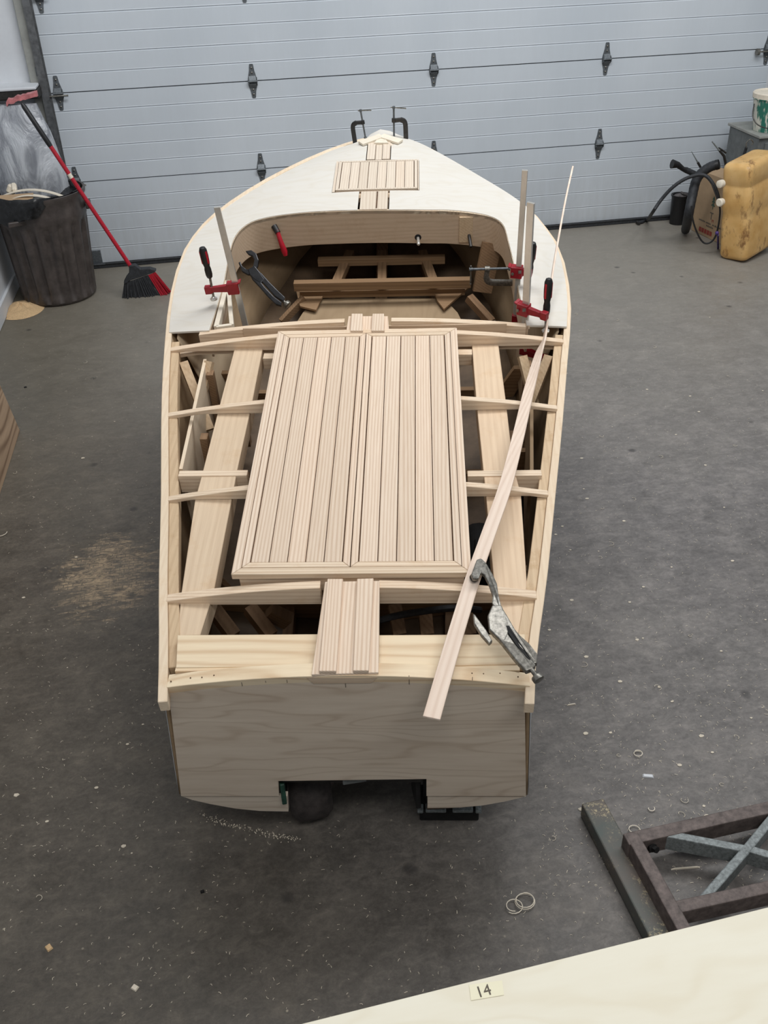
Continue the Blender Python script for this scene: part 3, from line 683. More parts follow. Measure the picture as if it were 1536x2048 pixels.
# coaming band round the cockpit opening
LOW = lambda y, x: -.150
def band(pts, ztop, low, t=.008):
    P = cat([Bz(x, y, z) for x, y, z in pts], 8); rows = []
    n = len(P)
    for i, p in enumerate(P):
        s_ = i/(n-1); d = (P[min(i+1, n-1)]-P[max(i-1, 0)]); d.z = 0; d.normalize(); nn = V((-d.y, d.x, 0))
        if (nn.x*(p.x) + nn.y*(p.y-1.75)) > 0: nn = -nn
        a = p+nn*.002; h = low(s_, p); a.z = CR(a.x, a.y)+.001
        rows.append([a, a-nn*t, a-nn*t-V((0, 0, h)), a-V((0, 0, h))])
    return MB().rings(rows, True, True, False)
COAM = [(417, 655, -.02), (432, 612, -.02), (447, 564, -.022), (459, 505, -.022), (472, 470, -.022), (495, 448, -.02), (528, 436, -.015), (593, 427, -.008), (660, 423.5, -.003), (760, 421, 0), (850, 422, -.003), (895, 423, -.008), (947, 428, -.014), (986, 436, -.018), (1007, 452, -.02), (1017, 485, -.022), (1027, 525, -.022), (1036, 570, -.022), (1046, 615, -.02), (1054, 646, -.02)]
part('cockpit_coaming', band(COAM, 0, lambda s_, p: lerp([(1.4, .10), (1.75, .10), (1.95, .105), (2.08, .125), (2.2, .135)], p.y)), M['okoume'], bevel=.001)
part('coaming_lip', band(COAM, 0, lambda s_, p: .012, .012), M['sheer'])
# side pocket frame with a triangular opening at the left cockpit corner
yk = y640+.03
A, B2, C_ = Bz(455, 560, -.03), Bz(432, 652, -.03), Bz(463, 648, -.03)
part('pocket_frame', MB().beam(A, B2, .016, .03).beam(A, C_, .014, .03).beam(V((B2.x, B2.y, B2.z)), C_, .012, .02), M['cream'], bevel=.001)
# cockpit inside: side panels, floor, cross pieces under the foredeck
def quadp(name, pts, mat, t=(0, 0, -.01)): return part(name, MB().prism(pts, t), M[mat])
def inner_skin(sd, zs, ytop, ybot, y0, inset=.022):
    rows = []
    for k, z in enumerate(zs):
        f = k/(len(zs)-1); y1 = ytop+(ybot-ytop)*f; rows.append([V((hullx(sd, y0+(y1-y0)*q/6, z)-sd*inset, y0+(y1-y0)*q/6, z)) for q in range(7)])
    return MB().rings(rows, False, False, True)
part('cockpit_side_panel', inner_skin(-1, (-.07, -.15, -.23, -.31, -.40), 2.0, 1.76, 1.44), M['sidep'], solid=.006)
part('cockpit_side_panel', inner_skin(1, (-.07, -.15, -.23, -.31, -.40), 1.98, 1.76, 1.44), M['sidep'], solid=.006)
part('cockpit_sole', MB().prism([Bz(x, y, -.34) for x, y in ((632, 597), (888, 597), (915, 625), (935, 665), (580, 665), (606, 625))], (0, 0, -.01)), M['hullply'])
def xbar(px0, px1, py, z, w, h, name='cross_rail', mat='inner'):
    a, b = Bz(px0, py, z), Bz(px1, py, z); b.y = a.y = (a.y+b.y)/2; return part(name, MB().beam(a, b, w, h), M[mat], bevel=.001)
xbar(588, 942, 560, -.24, .03, .035); xbar(636, 890, 514, -.24, .03, .03); xbar(600, 930, 578, -.30, .02, .03)
for px0, px1 in ((672, 700), (764, 764), (868, 845)):
    a, b = Bz(px0, 562, -.255), Bz(px1, 500, -.255); part('floor_stringer', MB().beam(a, b, .035, .03), M['inner_y'])
quadp('gusset', [Bz(590, 572, -.32), Bz(655, 572, -.32), Bz(632, 620, -.32), Bz(600, 612, -.32)], 'inner', (0, 0, -.008))
quadp('gusset', [Bz(865, 572, -.32), Bz(940, 572, -.32), Bz(888, 618, -.32), Bz(874, 600, -.32)], 'inner', (0, 0, -.008))
a, b = Bz(985, 487, -.12), Bz(965, 585, -.3); part('side_frame', MB().beam(a, b, .075, .02, (.2, -1, .3)), M['inner_y'])
a, b = Bz(940, 590, -.3), Bz(985, 640, -.36); part('bilge_timber', MB().beam(a, b, .03, .03), M['inner_y'])
a, b = Bz(605, 592, -.3), Bz(560, 640, -.36); part('bilge_timber', MB().beam(a, b, .02, .03), M['inner_y'])
# packing block on the dash
blk = By(932, 460, Bz(930, 424, -.01).y-.012)
Rb = part('packing_block', MB().box(blk+V((0, .004, 0)), (.052, .010, .105)), M['clamp_t'], bevel=.001)

# ------------------------------------------------------------------ dolly under the stern
dz = 0
fr = By(700, 1590, .08)
w1 = BM @ V((-.19, .06, -.44)); w2 = BM @ V((.16, .06, -.44))
dolly = thing('boat_dolly', 'blackened steel dolly showing through the notch under the transom', 'dolly', Wz(740, 1640))
pL = BM @ V((-.20, .12, -.60)); pR = BM @ V((.17, .12, -.60))
q1, q2 = BM @ V((-.190, .035, -.432)), BM @ V((.160, .035, -.430))
link('cross_bar', MB().beam(q1, q2, .045, .024), M['darksteel'], dolly, bevel=.003)
link('side_plate', MB().box((q1+q2)/2+V((-.178, .03, -.060)), (.012, .05, .075)), M['greendark'], dolly, bevel=.002)
link('side_plate', MB().box((q1+q2)/2+V((.158, .0, -.085)), (.012, .07, .12)), M['soot'], dolly, bevel=.002)
link('centre_plate', MB().box((q1+q2)/2+V((.0, -.026, -.010)), (.06, .006, .020)), M['cab'], dolly, bevel=.002)
t0 = Wz(628, 1672); t0 = V((t0.x, t0.y+.095, 0))
wr = MB().lathe([(.045, -.055), (.095, -.055), (.112, -.038), (.115, 0), (.112, .038), (.095, .055), (.045, .055)], t0+V((0, .01, .1155)), (1, .05, 0), 28)
link('wheel', wr, M['wheel'], dolly)
link('wheel_fork', MB().box(t0+V((-.066, .03, .15)), (.012, .05, .16)).box(t0+V((.066, .03, .15)), (.012, .05, .16)).box(t0+V((0, .03, .238)), (.15, .06, .014)).tube([t0+V((-.075, .03, .116)), t0+V((.075, .03, .116))], .012, 10), M['rust'], dolly, bevel=.003)
for px in (900,):
    f0 = Wz(900, 1640); f0 = V((f0.x, f0.y+.012, 0))
    Rk = Matrix.Rotation(-.199, 3, 'Z'); kk = lambda x, y, z: f0+Rk @ V((x, y, z))
    link('support_block', MB().box(kk(0, .03, .022), (.16, .09, .044), Rk).box(kk(-.055, .05, .09), (.03, .05, .12), Rk), M['soot'], dolly, bevel=.003)
    for x, y, w in ((-.036, -.01, .055), (.036, -.01, .055), (-.078, -.012, .016), (.078, -.012, .016)): link('ribbed_pad', MB().box(kk(x, y, .047), (w, .026, .010), Rk), M['brace'], dolly, bevel=.002)
bb = BM @ V((0, 1.9, -.56))
link('long_beam', MB().beam(V((pL.x+.05, pL.y+.05, .16)), V((bb.x-.1, bb.y, .16)), .06, .06).beam(V((pR.x-.03, pR.y+.05, .16)), V((bb.x+.15, bb.y, .16)), .06, .06), M['soot'], dolly)
link('stand_post', MB().beam(V((bb.x-.15, bb.y, bb.z-.02)), V((bb.x+.2, bb.y, bb.z-.02)), .07, .07).box((bb.x-.08, bb.y, (bb.z-.09)/2), (.07, .07, bb.z-.09)).box((bb.x+.13, bb.y, (bb.z-.09)/2), (.07, .07, bb.z-.09)), M['soot'], dolly)

# ------------------------------------------------------------------ batten over the deck
path = [(863, 1437, .014, 33, 0), (905, 1290, .016, 33, 0), (945, 1160, .022, 32, 0), (978, 1065, .022, 30, 0), (1010, 975, .020, 27, 0), (1036, 875, .008, 24, .1), (1058, 780, -.008, 17, .25), (1078, 705, -.02, 11, .6), (1090, 670, -.034, 7, 1.0), (1097, 610, -.010, 6, 1.1), (1106, 540, .03, 7, 1.1), (1118, 470, .07, 7, 1.1), (1131, 400, .11, 6, 1.1), (1145, 336, .15, 6, 1.1)]
P = cat([Bz(x, y, z) for x, y, z, w, t in path], 5); n = len(P); rows = []
for i, p in enumerate(P):
    k = i/5; k0 = min(int(k), len(path)-1); k1 = min(k0+1, len(path)-1); tw = path[k0][4]+(path[k1][4]-path[k0][4])*(k-k0)
    d = (P[min(i+1, n-1)]-P[max(i-1, 0)]).normalized(); sd = d.cross(V((0, 0, 1))).normalized(); up = sd.cross(d)
    a = tw*1.30; u, w = sd*math.cos(a)+up*math.sin(a), up*math.cos(a)-sd*math.sin(a)
    W_, T_ = lerp([(0, .0215), (.5, .019), (.7, .014), (1, .011)], i/(n-1))*.84, .0030
    rows.append([p-u*W_-w*T_, p+u*W_-w*T_, p+u*W_+w*T_, p-u*W_+w*T_])
bd = (BM.to_3x3() @ (P[20]-P[0])).normalized(); bs = bd.cross(V((0, 0, 1))).normalized(); bmw = Matrix((bs, bd, bs.cross(bd))).transposed().to_4x4(); bmw.translation = BM @ P[0]
o = link('batten', MB().rings([[BM @ q for q in r] for r in rows], True, True, False), M['ash_b'], mw=bmw, bevel=.0008)
tag(o, 'long pale wooden batten laid diagonally across the right side of the deck', 'batten')

# ------------------------------------------------------------------ clamps
def wp(px, py, z): return BM @ Bz(px, py, z)
def fclamp(label, base, top, armpx, pad, hand, barw=.020, jaw=.09, group=None):
    """F clamp: base, top on the bar, sliding arm, screw pad and handle (world points)"""
    t = thing('bar_clamp', label, 'clamp', base, group)
    d = (top-base).normalized(); side = (pad-base); side -= d*side.dot(d); side.normalize(); n = d.cross(side)
    q = lambda p: [p+side*a*barw/2+n*b*.004 for a, b in ((-1, -1), (1, -1), (1, 1), (-1, 1))]
    link('bar', MB().rings([q(base-d*jaw), q(top)], True, True, False), M['chrome'], t, bevel=.0008)
    a0 = armpx; reach = (pad-base); reach = reach-d*reach.dot(d); L = reach.length
    s0, s1 = a0-side*.020, a0+side*L
    mb = MB()
    def sec(c, hw, hd): return [c+d*x*hd+n*y*hw for x, y in ((-1, -1), (1, -1), (1, 1), (-1, 1))]
    mb.rings([sec(s0, .014, .020), sec(a0+side*.018, .014, .020), sec(a0+side*.020, .008, .012), sec(a0+side*L*.8, .007, .009), sec(s1-side*.010, .010, .013), sec(s1+side*.010, .010, .013)], True, True, False)
    mb.prism([s0-n*.014+d*.020, s0+n*.014+d*.020, s0+n*.014+d*.024-side*.010, s0-n*.014+d*.024-side*.010], -d*.005)
    arm = link('sliding_arm', mb, M['red'], t, bevel=.0015, seg=2)
    link('arm_rivet', MB().lathe([(.005, 0), (.005, .004)], a0-side*.012-n*.018, -n, 8).box(a0+side*.012-n*.02+d*.01, (.010, .004, .010)), M['zinc'], arm)
    sc = MB().tube([pad, hand[0]], .0042, 10)
    link('screw', sc, M['zinc'], t)
    link('pad', MB().lathe([(.005, .012), (.008, .008), (.0125, .005), (.0125, 0), (.008, -.002)], pad, d, 16), M['chrome'], t)
    hd = (hand[1]-hand[0]); HLn = hd.length; hd.normalize()
    h = link('handle', MB().lathe([(.006, 0), (.0095, .004), (.0115, HLn*.12), (.0115, HLn*.28), (.0095, HLn*.38), (.0125, HLn*.50), (.0135, HLn*.7), (.013, HLn*.9), (.0095, HLn*.98), (.004, HLn)], hand[0], hd, 14), M['black'], t)
    g = MB()
    for k in range(3):
        an = k*2*PI/3+.4; u = side*math.cos(an)+n*math.sin(an); g.beam(hand[0]+hd*HLn*.5+u*.0137, hand[0]+hd*HLn*.88+u*.0137, .007, .004, u)
    link('grip_inlay', g, M['redb'], h)
    lo = base-d*jaw; link('fixed_jaw', MB().rings([sec(lo-side*.012, .011, .014), sec(lo+side*L*.8, .008, .009), sec(lo+side*(L+.008), .010, .012)], True, True, False), M['red'], t, bevel=.0015)
    return t
def onplane(px, py, y): return BM @ By(px, py, y)
# left
yL = 1.575; base = onplane(484, 622, yL); top = onplane(434, 414, yL)
fclamp('bar clamp with steel bar on the left side of the cockpit opening', base, top, onplane(466, 575, yL), onplane(428, 599, yL), (onplane(420, 556, yL), onplane(404, 494, yL)))
yR = 1.45; fclamp('front bar clamp of the two at the right cockpit corner pressing the batten', onplane(1050, 655, yR), onplane(1062, 405, yR), onplane(1048, 618, yR), onplane(1091, 663, yR-.045), (onplane(1092, 632, yR-.02), onplane(1098, 556, yR)), .024)
yB = 1.66; fclamp('rear bar clamp with the tallest bar at the right cockpit edge', onplane(1034, 590, yB), onplane(1050, 340, yB), onplane(1034, 543, yB), onplane(1058, 588, yB-.01), (onplane(1058, 553, yB), onplane(1066, 484, yB)), .018)
def cclamp(label, sp, mouth, mat, scale=1.0, tb=(1, 0), group=None, axis=None):
    """C clamp: sp = screw tip (on the work), axis = direction of the screw, mouth = direction of the frame's spine"""
    ax = axis.normalized(); m = mouth - ax*mouth.dot(ax); m.normalize(); n = ax.cross(m); s = scale
    t = thing('c_clamp', label, 'clamp', sp, group)
    spine = [sp+ax*.085*s, sp+ax*.088*s+m*.02*s, sp+ax*.088*s+m*.040*s, sp+ax*.075*s+m*.056*s, sp+ax*.03*s+m*.06*s, sp-ax*.045*s+m*.06*s, sp-ax*.062*s+m*.045*s, sp-ax*.066*s+m*.02*s, sp-ax*.066*s-m*.006*s]
    P = cat(spine, 5); rows = []
    for i, p in enumerate(P):
        d = (P[min(i+1, len(P)-1)]-P[max(i-1, 0)]).normalized(); b = n.cross(d).normalized(); k = 1 if 8 < i < len(P)-8 else .8
        rows.append([p+b*x*.0118*s*k+n*y*.0075*s for x, y in ((-1, -.6), (-.6, -1), (.6, -1), (1, -.6), (1, .6), (.6, 1), (-.6, 1), (-1, .6))])
    link('frame', MB().rings(rows), mat, t)
    link('collar', MB().lathe([(.011*s, -.008*s), (.011*s, .010*s)], sp+ax*.086*s, ax, 12), mat, t)
    link('screw', MB().tube([sp, sp+ax*.150*s], .0048*s, 10).lathe([(.009*s, 0), (.009*s, .004), (.005*s, .007*s)], sp, ax, 12).lathe([(.007*s, 0), (.007*s, .012*s)], sp+ax*.144*s, ax, 10), M['steel'], t)
    h = (m*tb[0]+n*tb[1]).normalized(); c = sp+ax*.150*s
    link('tommy_bar', MB().tube([c-h*.012*s, c+h*.060*s], .0030*s, 8).ball(c+h*.060*s, .004*s, 8, 5).ball(c-h*.012*s, .004*s, 8, 5), M['zinc'], t)
    return t
up = BM.to_3x3() @ V((0, 0, 1)); rt = BM.to_3x3() @ V((1, 0, 0)); fwv = BM.to_3x3() @ V((0, 1, 0))
cclamp('black c-clamp on the left of the bow tip', BM @ By(731, 276, 2.93), -rt*1.0, M['black'], .80, (-1, .35), axis=up*1.0-rt*.13)
cclamp('grey c-clamp on the right of the bow tip', BM @ By(788, 275, 2.93), rt*1.0, M['darksteel'], .86, (1, -.2), axis=up+rt*.02)
cclamp('small worn c-clamp gripping the coaming beside the right bar clamps', BM @ By(1020, 537, 1.80), -up, M['zinc'], .92, (1, .1), axis=-rt)
# handles and screw ends standing out of the dash
yd = Bz(560, 430, -.012).y
def dash(px, py, dy=0.0): return BM @ By(px, py, yd-.012+dy)
t = thing('hand_clamp', 'small clamp with red handle hanging at the left of the dash board', 'clamp', dash(552, 455))
link('socket', MB().tube([dash(548, 452, .0), dash(556, 466, -.02)], [.012, .011], 12), M['black'], t)
link('grip', MB().tube([dash(554, 460, -.015), dash(561, 482, -.03), dash(569, 503, -.04), dash(571, 511, -.042)], [.008, .0095, .012, .008], 12), M['redb'], t)
c0 = dash(836, 474); t = thing('screw_end', 'short chrome screw end in a black ring on the dash board', 'screw', c0)
link('ring', MB().lathe([(.013, 0), (.013, .006), (.008, .008)], c0+fwv*.002, -fwv, 16), M['black'], t)
link('shank', MB().tube([c0, dash(837, 487, -.035)], .006, 10).ball(dash(837, 488, -.036), .007, 10, 6), M['chrome'], t)
c0 = dash(937, 463); t = thing('clamp_screw', 'dark clamp screw pressing a wooden block on the dash board', 'clamp', c0)
link('ring', MB().lathe([(.014, 0), (.014, .006), (.008, .009)], c0-fwv*.004, -fwv, 16), M['darksteel'], t)
link('screw', MB().tube([c0, dash(942, 494, -.06)], .0065, 10), M['darksteel'], t)

# locking pliers: outlines drawn in the plane of the tool, given real thickness
def pliers(label, fn, jawU, jawL, bodyo, handle_lo, handle_up, screwp, th, mat, nrm, loc):
    t = thing('locking_pliers', label, 'pliers', loc)
    def plate(name, pts, k=1.0, off=0.0, m=mat, par=t):
        return link(name, MB().prism([fn(*p)-nrm*th*k/2+nrm*off for p in pts], nrm*th*k), m, par, bevel=th*.22, seg=2)
    plate('upper_jaw', jawU, .9); plate('lower_jaw', jawL, .9, -.0)
    plate('body', bodyo, 1.15); plate('fixed_handle', handle_up, 1.1); plate('lever_handle', handle_lo, 1.2, -th*.1)
    a, b = fn(*screwp[0]), fn(*screwp[1]); d = (b-a).normalized(); L = (b-a).length
    link('adjusting_screw', MB().lathe([(th*.42, 0), (th*.42, L*.62), (th*.95, L*.64), (th*1.05, L*.7), (th*1.05, L*.97), (th*.9, L)], a, d, 16), M['zinc'], t)
    return t
zp = .035
F = lambda x, y: wp(x, y, zp+(.012 if y < 1180 else .0))
nrm = up
F = lambda x, y: wp(x, y, lerp([(1120, .040), (1200, .050), (1300, .040), (1370, .022)], y))
pl = pliers('large worn steel locking pliers clamping the batten near the hatch corner', F,
    [(953, 1122), (962, 1119), (972, 1128), (985, 1150), (994, 1170), (997, 1192), (1002, 1212), (1001, 1220), (990, 1222), (984, 1208), (985, 1192), (978, 1172), (968, 1152), (962, 1148), (957, 1160), (945, 1160), (942, 1152)],
    [(946, 1229), (950, 1232), (972, 1262), (985, 1284), (978, 1290), (962, 1272), (948, 1250)],
    [(984, 1214), (1003, 1214), (1012, 1236), (1020, 1262), (1010, 1285), (1000, 1284), (978, 1262), (975, 1235)],
    [(984, 1268), (1000, 1284), (1030, 1322), (1052, 1345), (1065, 1340), (1072, 1333), (1062, 1322), (1045, 1306), (1030, 1290), (1010, 1262), (1000, 1240), (985, 1236)],
    [(1004, 1218), (1014, 1234), (1030, 1262), (1040, 1274), (1058, 1290), (1074, 1310), (1074, 1330), (1066, 1330), (1054, 1312), (1030, 1290), (1012, 1262), (1000, 1232)],
    ((1060, 1335), (1079, 1361)), .012, M['zinc'], up, wp(1010, 1250, .03))
link('toggle_slot', MB().prism([F(*p)+up*.002 for p in ((1012, 1256), (1018, 1256), (1036, 1284), (1052, 1308), (1060, 1324), (1052, 1318), (1032, 1294), (1016, 1270))], up*.006), M['soot'], pl)  # dark plate drawn in for the shaded slot between the handles
link('jaw_pad', MB().lathe([(.010, 0), (.012, .006), (.008, .014)], wp(949, 1158, .026), up, 12), M['darksteel'], pl)
Gp = lambda x, y: BM @ bpl(x, y, V((-.75, -.45, .48)).normalized(), V((-.75, -.45, .48)).normalized().dot(Bz(500, 520, -.04)))
nv = (BM.to_3x3() @ V((-.75, -.45, .48))).normalized()
Gp = lambda x, y: BM @ bpl(x, y, V((0, -.6, .8)), V((0, -.6, .8)).dot(Bz(500, 512, -.06)))
nv = BM.to_3x3() @ V((0, -.6, .8))
pliers('black locking pliers hanging on the left cockpit coaming', Gp,
    [(491, 503), (503, 501), (513, 508), (518, 521), (516, 534), (510, 546), (502, 543), (507, 531), (509, 521), (505, 513), (497, 510)],
    [(477, 526), (481, 524), (485, 533), (493, 539), (504, 541), (507, 549), (496, 551), (484, 544)],
    [(496, 540), (510, 533), (520, 545), (530, 560), (522, 568), (508, 560), (499, 550)],
    [(500, 549), (512, 552), (530, 575), (548, 594), (564, 606), (563, 613), (552, 610), (536, 595), (520, 576), (505, 560)],
    [(514, 540), (524, 548), (540, 566), (556, 582), (571, 596), (568, 605), (550, 594), (532, 574), (518, 558)],
    ((562, 598), (577, 611)), .014, M['blacksteel'], nv, Gp(505, 550))

# ------------------------------------------------------------------ left corner things
CC = V((-1.125, 6.14, 0)); RB, RTp = .226, .272
HT = .66
def can(r0_, r1_, z0, z1, seg=96, flute=.006):
    rows = []
    for z in [z0+(z1-z0)*k/12 for k in range(13)]:
        f = (z-z0)/(z1-z0); R = r0_+(r1_-r0_)*f; e = max(0, min(1, min((z-.03)/.05, (HT*.74-z)/.03)))
        rows.append([CC+V(((R-flute*e*(1 if math.cos(a*24) > .0 else 0))*math.cos(a), (R-flute*e*(1 if math.cos(a*24) > .0 else 0))*math.sin(a), z)) for a in [2*PI*k/seg for k in range(seg)]])
    return rows
tc = thing('trash_can', 'dark brown fluted trash can with black liner beside the broom', 'trash can', CC)
def ring_rows(prof, seg=64): return [[CC+V((r*math.cos(2*PI*k/seg), r*math.sin(2*PI*k/seg), z)) for k in range(seg)] for r, z in prof]
seg = 144
def Rz(z): return RB+(RTp-RB)*z/HT
FW = 8; FL_D = .023
rows = []
for z in (0, .004, .02, .05, .08, .2, .3, .4, .45, .48, .50, .52, .56, .58, .62, .64, HT):
    fl_ = 1 if .05 < z < .475 else (0 if z < .05 or z > .485 else .5)
    lip = .010 if z > .62 else (.004 if .51 < z < .57 else 0); ch = .016*max(0, 1-z/.02) if z < .02 else 0
    rows.append([CC+V(((Rz(z)+lip-ch-FL_D*fl_*(1, .9, .35, 0, 0, 0, .35, .9)[k % FW])*math.cos(2*PI*k/seg), (Rz(z)+lip-ch-FL_D*fl_*(1, .9, .35, 0, 0, 0, .35, .9)[k % FW])*math.sin(2*PI*k/seg), z)) for k in range(seg)])
rows += ring_rows([(Rz(HT)-.004, HT), (Rz(.5)-.008, .5), (.21, .3), (.19, .28)], seg)
link('can_body', MB().rings(rows), M['trash'], tc)
link('can_handle', MB().box(CC+V((.285, -.02, HT-.10)), (.022, .11, .035)), M['trash'], tc, bevel=.006, seg=2)
link('can_handle', MB().box(CC+V((-.10, -.268, HT-.12)), (.11, .02, .03), Matrix.Rotation(.35, 3, 'Z')), M['trash'], tc, bevel=.006, seg=2)
rows = []; sg = 90
for j, (dr_, z) in enumerate([(-.05, -.14), (-.02, -.05), (-.006, .004), (.010, .018), (.020, .004), (.020, -.05), (.018, -.10)]):
    r_ = []
    for k in range(sg):
        a = 2*PI*k/sg; w_ = noise.noise(V((math.cos(a)*3, math.sin(a)*3, j*.35)))
        side_ = min(1, max(0, (.55-math.cos(a))*2.2)) if j >= 2 else 1
        if j >= 2: dr_2 = -.022+(dr_+.022)*side_
        drop = (1.0 if j < 4 else (.25+1.15*max(0, math.sin(a*1.0+PI*1.35))**.7 + .25*noise.noise(V((a*3, 2, 0)))))*side_
        dq = dr_2 if j >= 2 else dr_
        r_.append(CC+V(((Rz(HT)+dq+w_*.012)*math.cos(a), (Rz(HT)+dq+w_*.012)*math.sin(a), HT+(z*drop if j >= 4 else z*(drop if j > 1 else 1)+w_*.015))))
    rows.append(r_)
link('bin_liner', MB().rings(rows, True, False), M['liner'], tc)
mb = MB(); g = []
for j in range(9):
    r_ = []
    for k in range(40):
        a = 2*PI*k/40; R = .262*(1-j/8.5); r_.append(CC+V((R*math.cos(a), R*math.sin(a), HT-.06+.05*noise.noise(V((R*9*math.cos(a), R*9*math.sin(a), 1))))))
    g.append(r_)
rb = link('rubbish_fill', MB().rings(g), M['liner'], tc)
def arc_strip(a, b, h, w, n=12, th=.004):
    rows = []
    for i in range(n+1):
        t_ = i/n; p = a.lerp(b, t_)+V((0, 0, h*4*t_*(1-t_))); rows.append([p+V((0, -w/2, 0)), p+V((0, w/2, 0)), p+V((0, w/2, th)), p+V((0, -w/2, th))])
    return MB().rings(rows, True, True, False)
s1 = arc_strip(CC+V((-.20, -.06, HT-.012)), CC+V((.20, -.10, HT-.05)), .05, .04)
tag(link('curved_offcut', s1, M['cream'], origin=CC+V((0, -.08, HT))), 'upper cream curved offcut lying in the trash can', 'offcut')
s1 = arc_strip(CC+V((-.17, -.14, HT-.02)), CC+V((.17, -.16, HT-.06)), .045, .04)
tag(link('curved_offcut', s1, M['cream'], origin=CC+V((0, -.15, HT))), 'lower cream curved offcut at the front of the trash can', 'offcut')
tag(link('cardboard_scrap', MB().box(CC+V((-.10, -.175, HT-.01)), (.20, .10, .006), Matrix.Rotation(.5, 3, 'X')), M['card'], origin=CC+V((-.1, -.17, HT))), 'grey-brown card scrap at the left in the trash can', 'cardboard')
tag(link('paper_scrap', MB().box(CC+V((-.14, -.02, HT+.02)), (.05, .04, .05), Matrix.Rotation(.5, 3, 'Y')).box(CC+V((-.12, -.03, HT+.03)), (.03, .05, .04), Matrix.Rotation(1.0, 3, 'X')), M['cream'], origin=CC+V((-.14, -.02, HT)), bevel=.008), 'small crumpled cream paper scrap in the trash can', 'paper')
# bin shelf and hanging bag
sy = 6.42
sa, sb = Wy(0, 170, sy), Wy(74, 172, sy)
sh = thing('wall_ledge', 'dark ledge with pale lid on the wall above the plastic bag', 'shelf', V(((WLX+sb.x)/2, sy, sb.z-.06)))
zt = sb.z
link('tray', MB().box(((WLX+sb.x)/2, (sy+DOORY)/2, zt-.045), (sb.x-WLX, DOORY-sy, .05)), M['darksteel'], sh, bevel=.006)
link('lid', MB().box(((WLX+sb.x)/2-.005, (sy+DOORY)/2, zt-.012), (sb.x-WLX-.01, DOORY-sy+.01, .016)), M['white'], sh, bevel=.004)
# bag
by = 6.34
pts = [(0, 208), (62, 196), (80, 212), (100, 250), (120, 300), (136, 345), (142, 372), (60, 385), (-40, 385), (-70, 300), (-60, 230)]
ctr = Wy(35, 290, by)
mb = MB(); rows = []
NB = 22
topz, botz = Wy(60, 206, by).z, Wy(120, 375, by).z-.1
for j in range(NB+1):
    t_ = j/NB; z = topz+(botz-topz)*t_
    xr = lerp([(0, Wy(72, 200, by).x), (.25, Wy(98, 250, by).x), (.55, Wy(122, 310, by).x), (.85, Wy(140, 365, by).x), (1, Wy(138, 380, by).x)], t_); xl = WLX+.01
    cx_ = (xl+xr)/2; hw = (xr-xl)/2; dp = .02+.11*math.sin(min(1, t_*1.1+.05)*PI*.62)
    r_ = []
    for k in range(40):
        a = 2*PI*k/40; ca, sa_ = math.cos(a), math.sin(a); q = V((cx_+hw*(abs(ca)**.7)*(1 if ca > 0 else -1), by-.0+dp*sa_*.9-.01, z))
        wv = noise.noise(V((q.x*11, q.z*4, sa_*1.5)))*.020+noise.noise(V((q.x*26, q.z*9, sa_)))*.008
        q.y += wv*(1 if sa_ < 0 else -1); q.x = min(q.x, xr); q.y = min(q.y, DOORY-.09)
        r_.append(q)
    rows.append(r_)
bg_ = thing('plastic_bag', 'clear full plastic bag with red drawstring behind the broom handle', 'bag', V((ctr.x, by, botz)))
link('bag_film', MB().rings(rows), M['bag'], bg_)
rw = []
for i in range(14):
    t_ = i/13; x = Wy(15, 205, by).x+(Wy(77, 190, by).x-Wy(15, 205, by).x)*t_; z = topz-.005+.045*t_**.6+.012*noise.noise(V((t_*7, 1, 0)))
    rw.append([V((x, by-.05, z)), V((x, by-.05, z+.022+.02*abs(noise.noise(V((t_*9, 3, 0)))))), V((x, by-.01, z+.028)), V((x, by-.01, z))])
link('drawstring_hem', MB().rings(rw, True, True, False), M['pinkred'], bg_)
# broom
b0 = Wy(266, 540, 5.98); b1 = Wy(44, 207, 6.06)
hd0 = b0; dd = (b1-b0)
br = thing('broom', 'red angle broom with black grip leaning past the trash can', 'broom', V((b0.x, b0.y, 0)))
link('handle', MB().tube([b0, b0.lerp(b1, .76)], .0125, 12), M['redb'], br)
link('grip', MB().tube([b0.lerp(b1, .76), b0.lerp(b1, .78), b0.lerp(b1, .985), b1], [.0135, .015, .0145, .009], 12), M['black'], br)
link('handle_label', MB().tube([b0.lerp(b1, .575), b0.lerp(b1, .60)], .0129, 12), M['cream'], br)
yb = 5.98
hpx = [(258, 548), (252, 556), (247, 566), (250, 569), (262, 561), (290, 552), (309, 545), (313, 541), (300, 537), (280, 538), (275, 534), (270, 530), (258, 532)]
link('head_block', MB().prism([Wy(x, y, yb-.022) for x, y in hpx], (0, .044, 0)), M['hose'], br, bevel=.005, seg=2)
def bristles(pa, pb, qa, qb, n):
    mb = MB()
    for i in range(n):
        for jy in range(4):
            t_ = (i+random.random()*.7)/n; y = yb+(jy-1.5)*.011
            a = Wy(*[pa[k]+(pb[k]-pa[k])*t_ for k in (0, 1)], y); b = Wy(*[qa[k]+(qb[k]-qa[k])*t_+random.uniform(-1.6, 1.6) for k in (0, 1)], y-random.uniform(-.012, .018))
            b.z = max(b.z, .002); d_ = .0026; mb.add([a+V((-d_, 0, 0)), a+V((d_, 0, 0)), b+V((d_*1.3, 0, 0)), b+V((-d_*1.3, 0, 0)), a+V((0, d_, 0)), b+V((0, d_*1.3, 0))], [[0, 1, 2, 3], [1, 4, 5, 2], [4, 0, 3, 5]])
    return mb
link('black_bristles', bristles((249, 566), (296, 550), (248, 608), (322, 598), 34), M['hose'], br, kind='stuff')
link('red_bristles', bristles((297, 550), (311, 544), (324, 598), (342, 582), 14), M['redb'], br, kind='stuff')
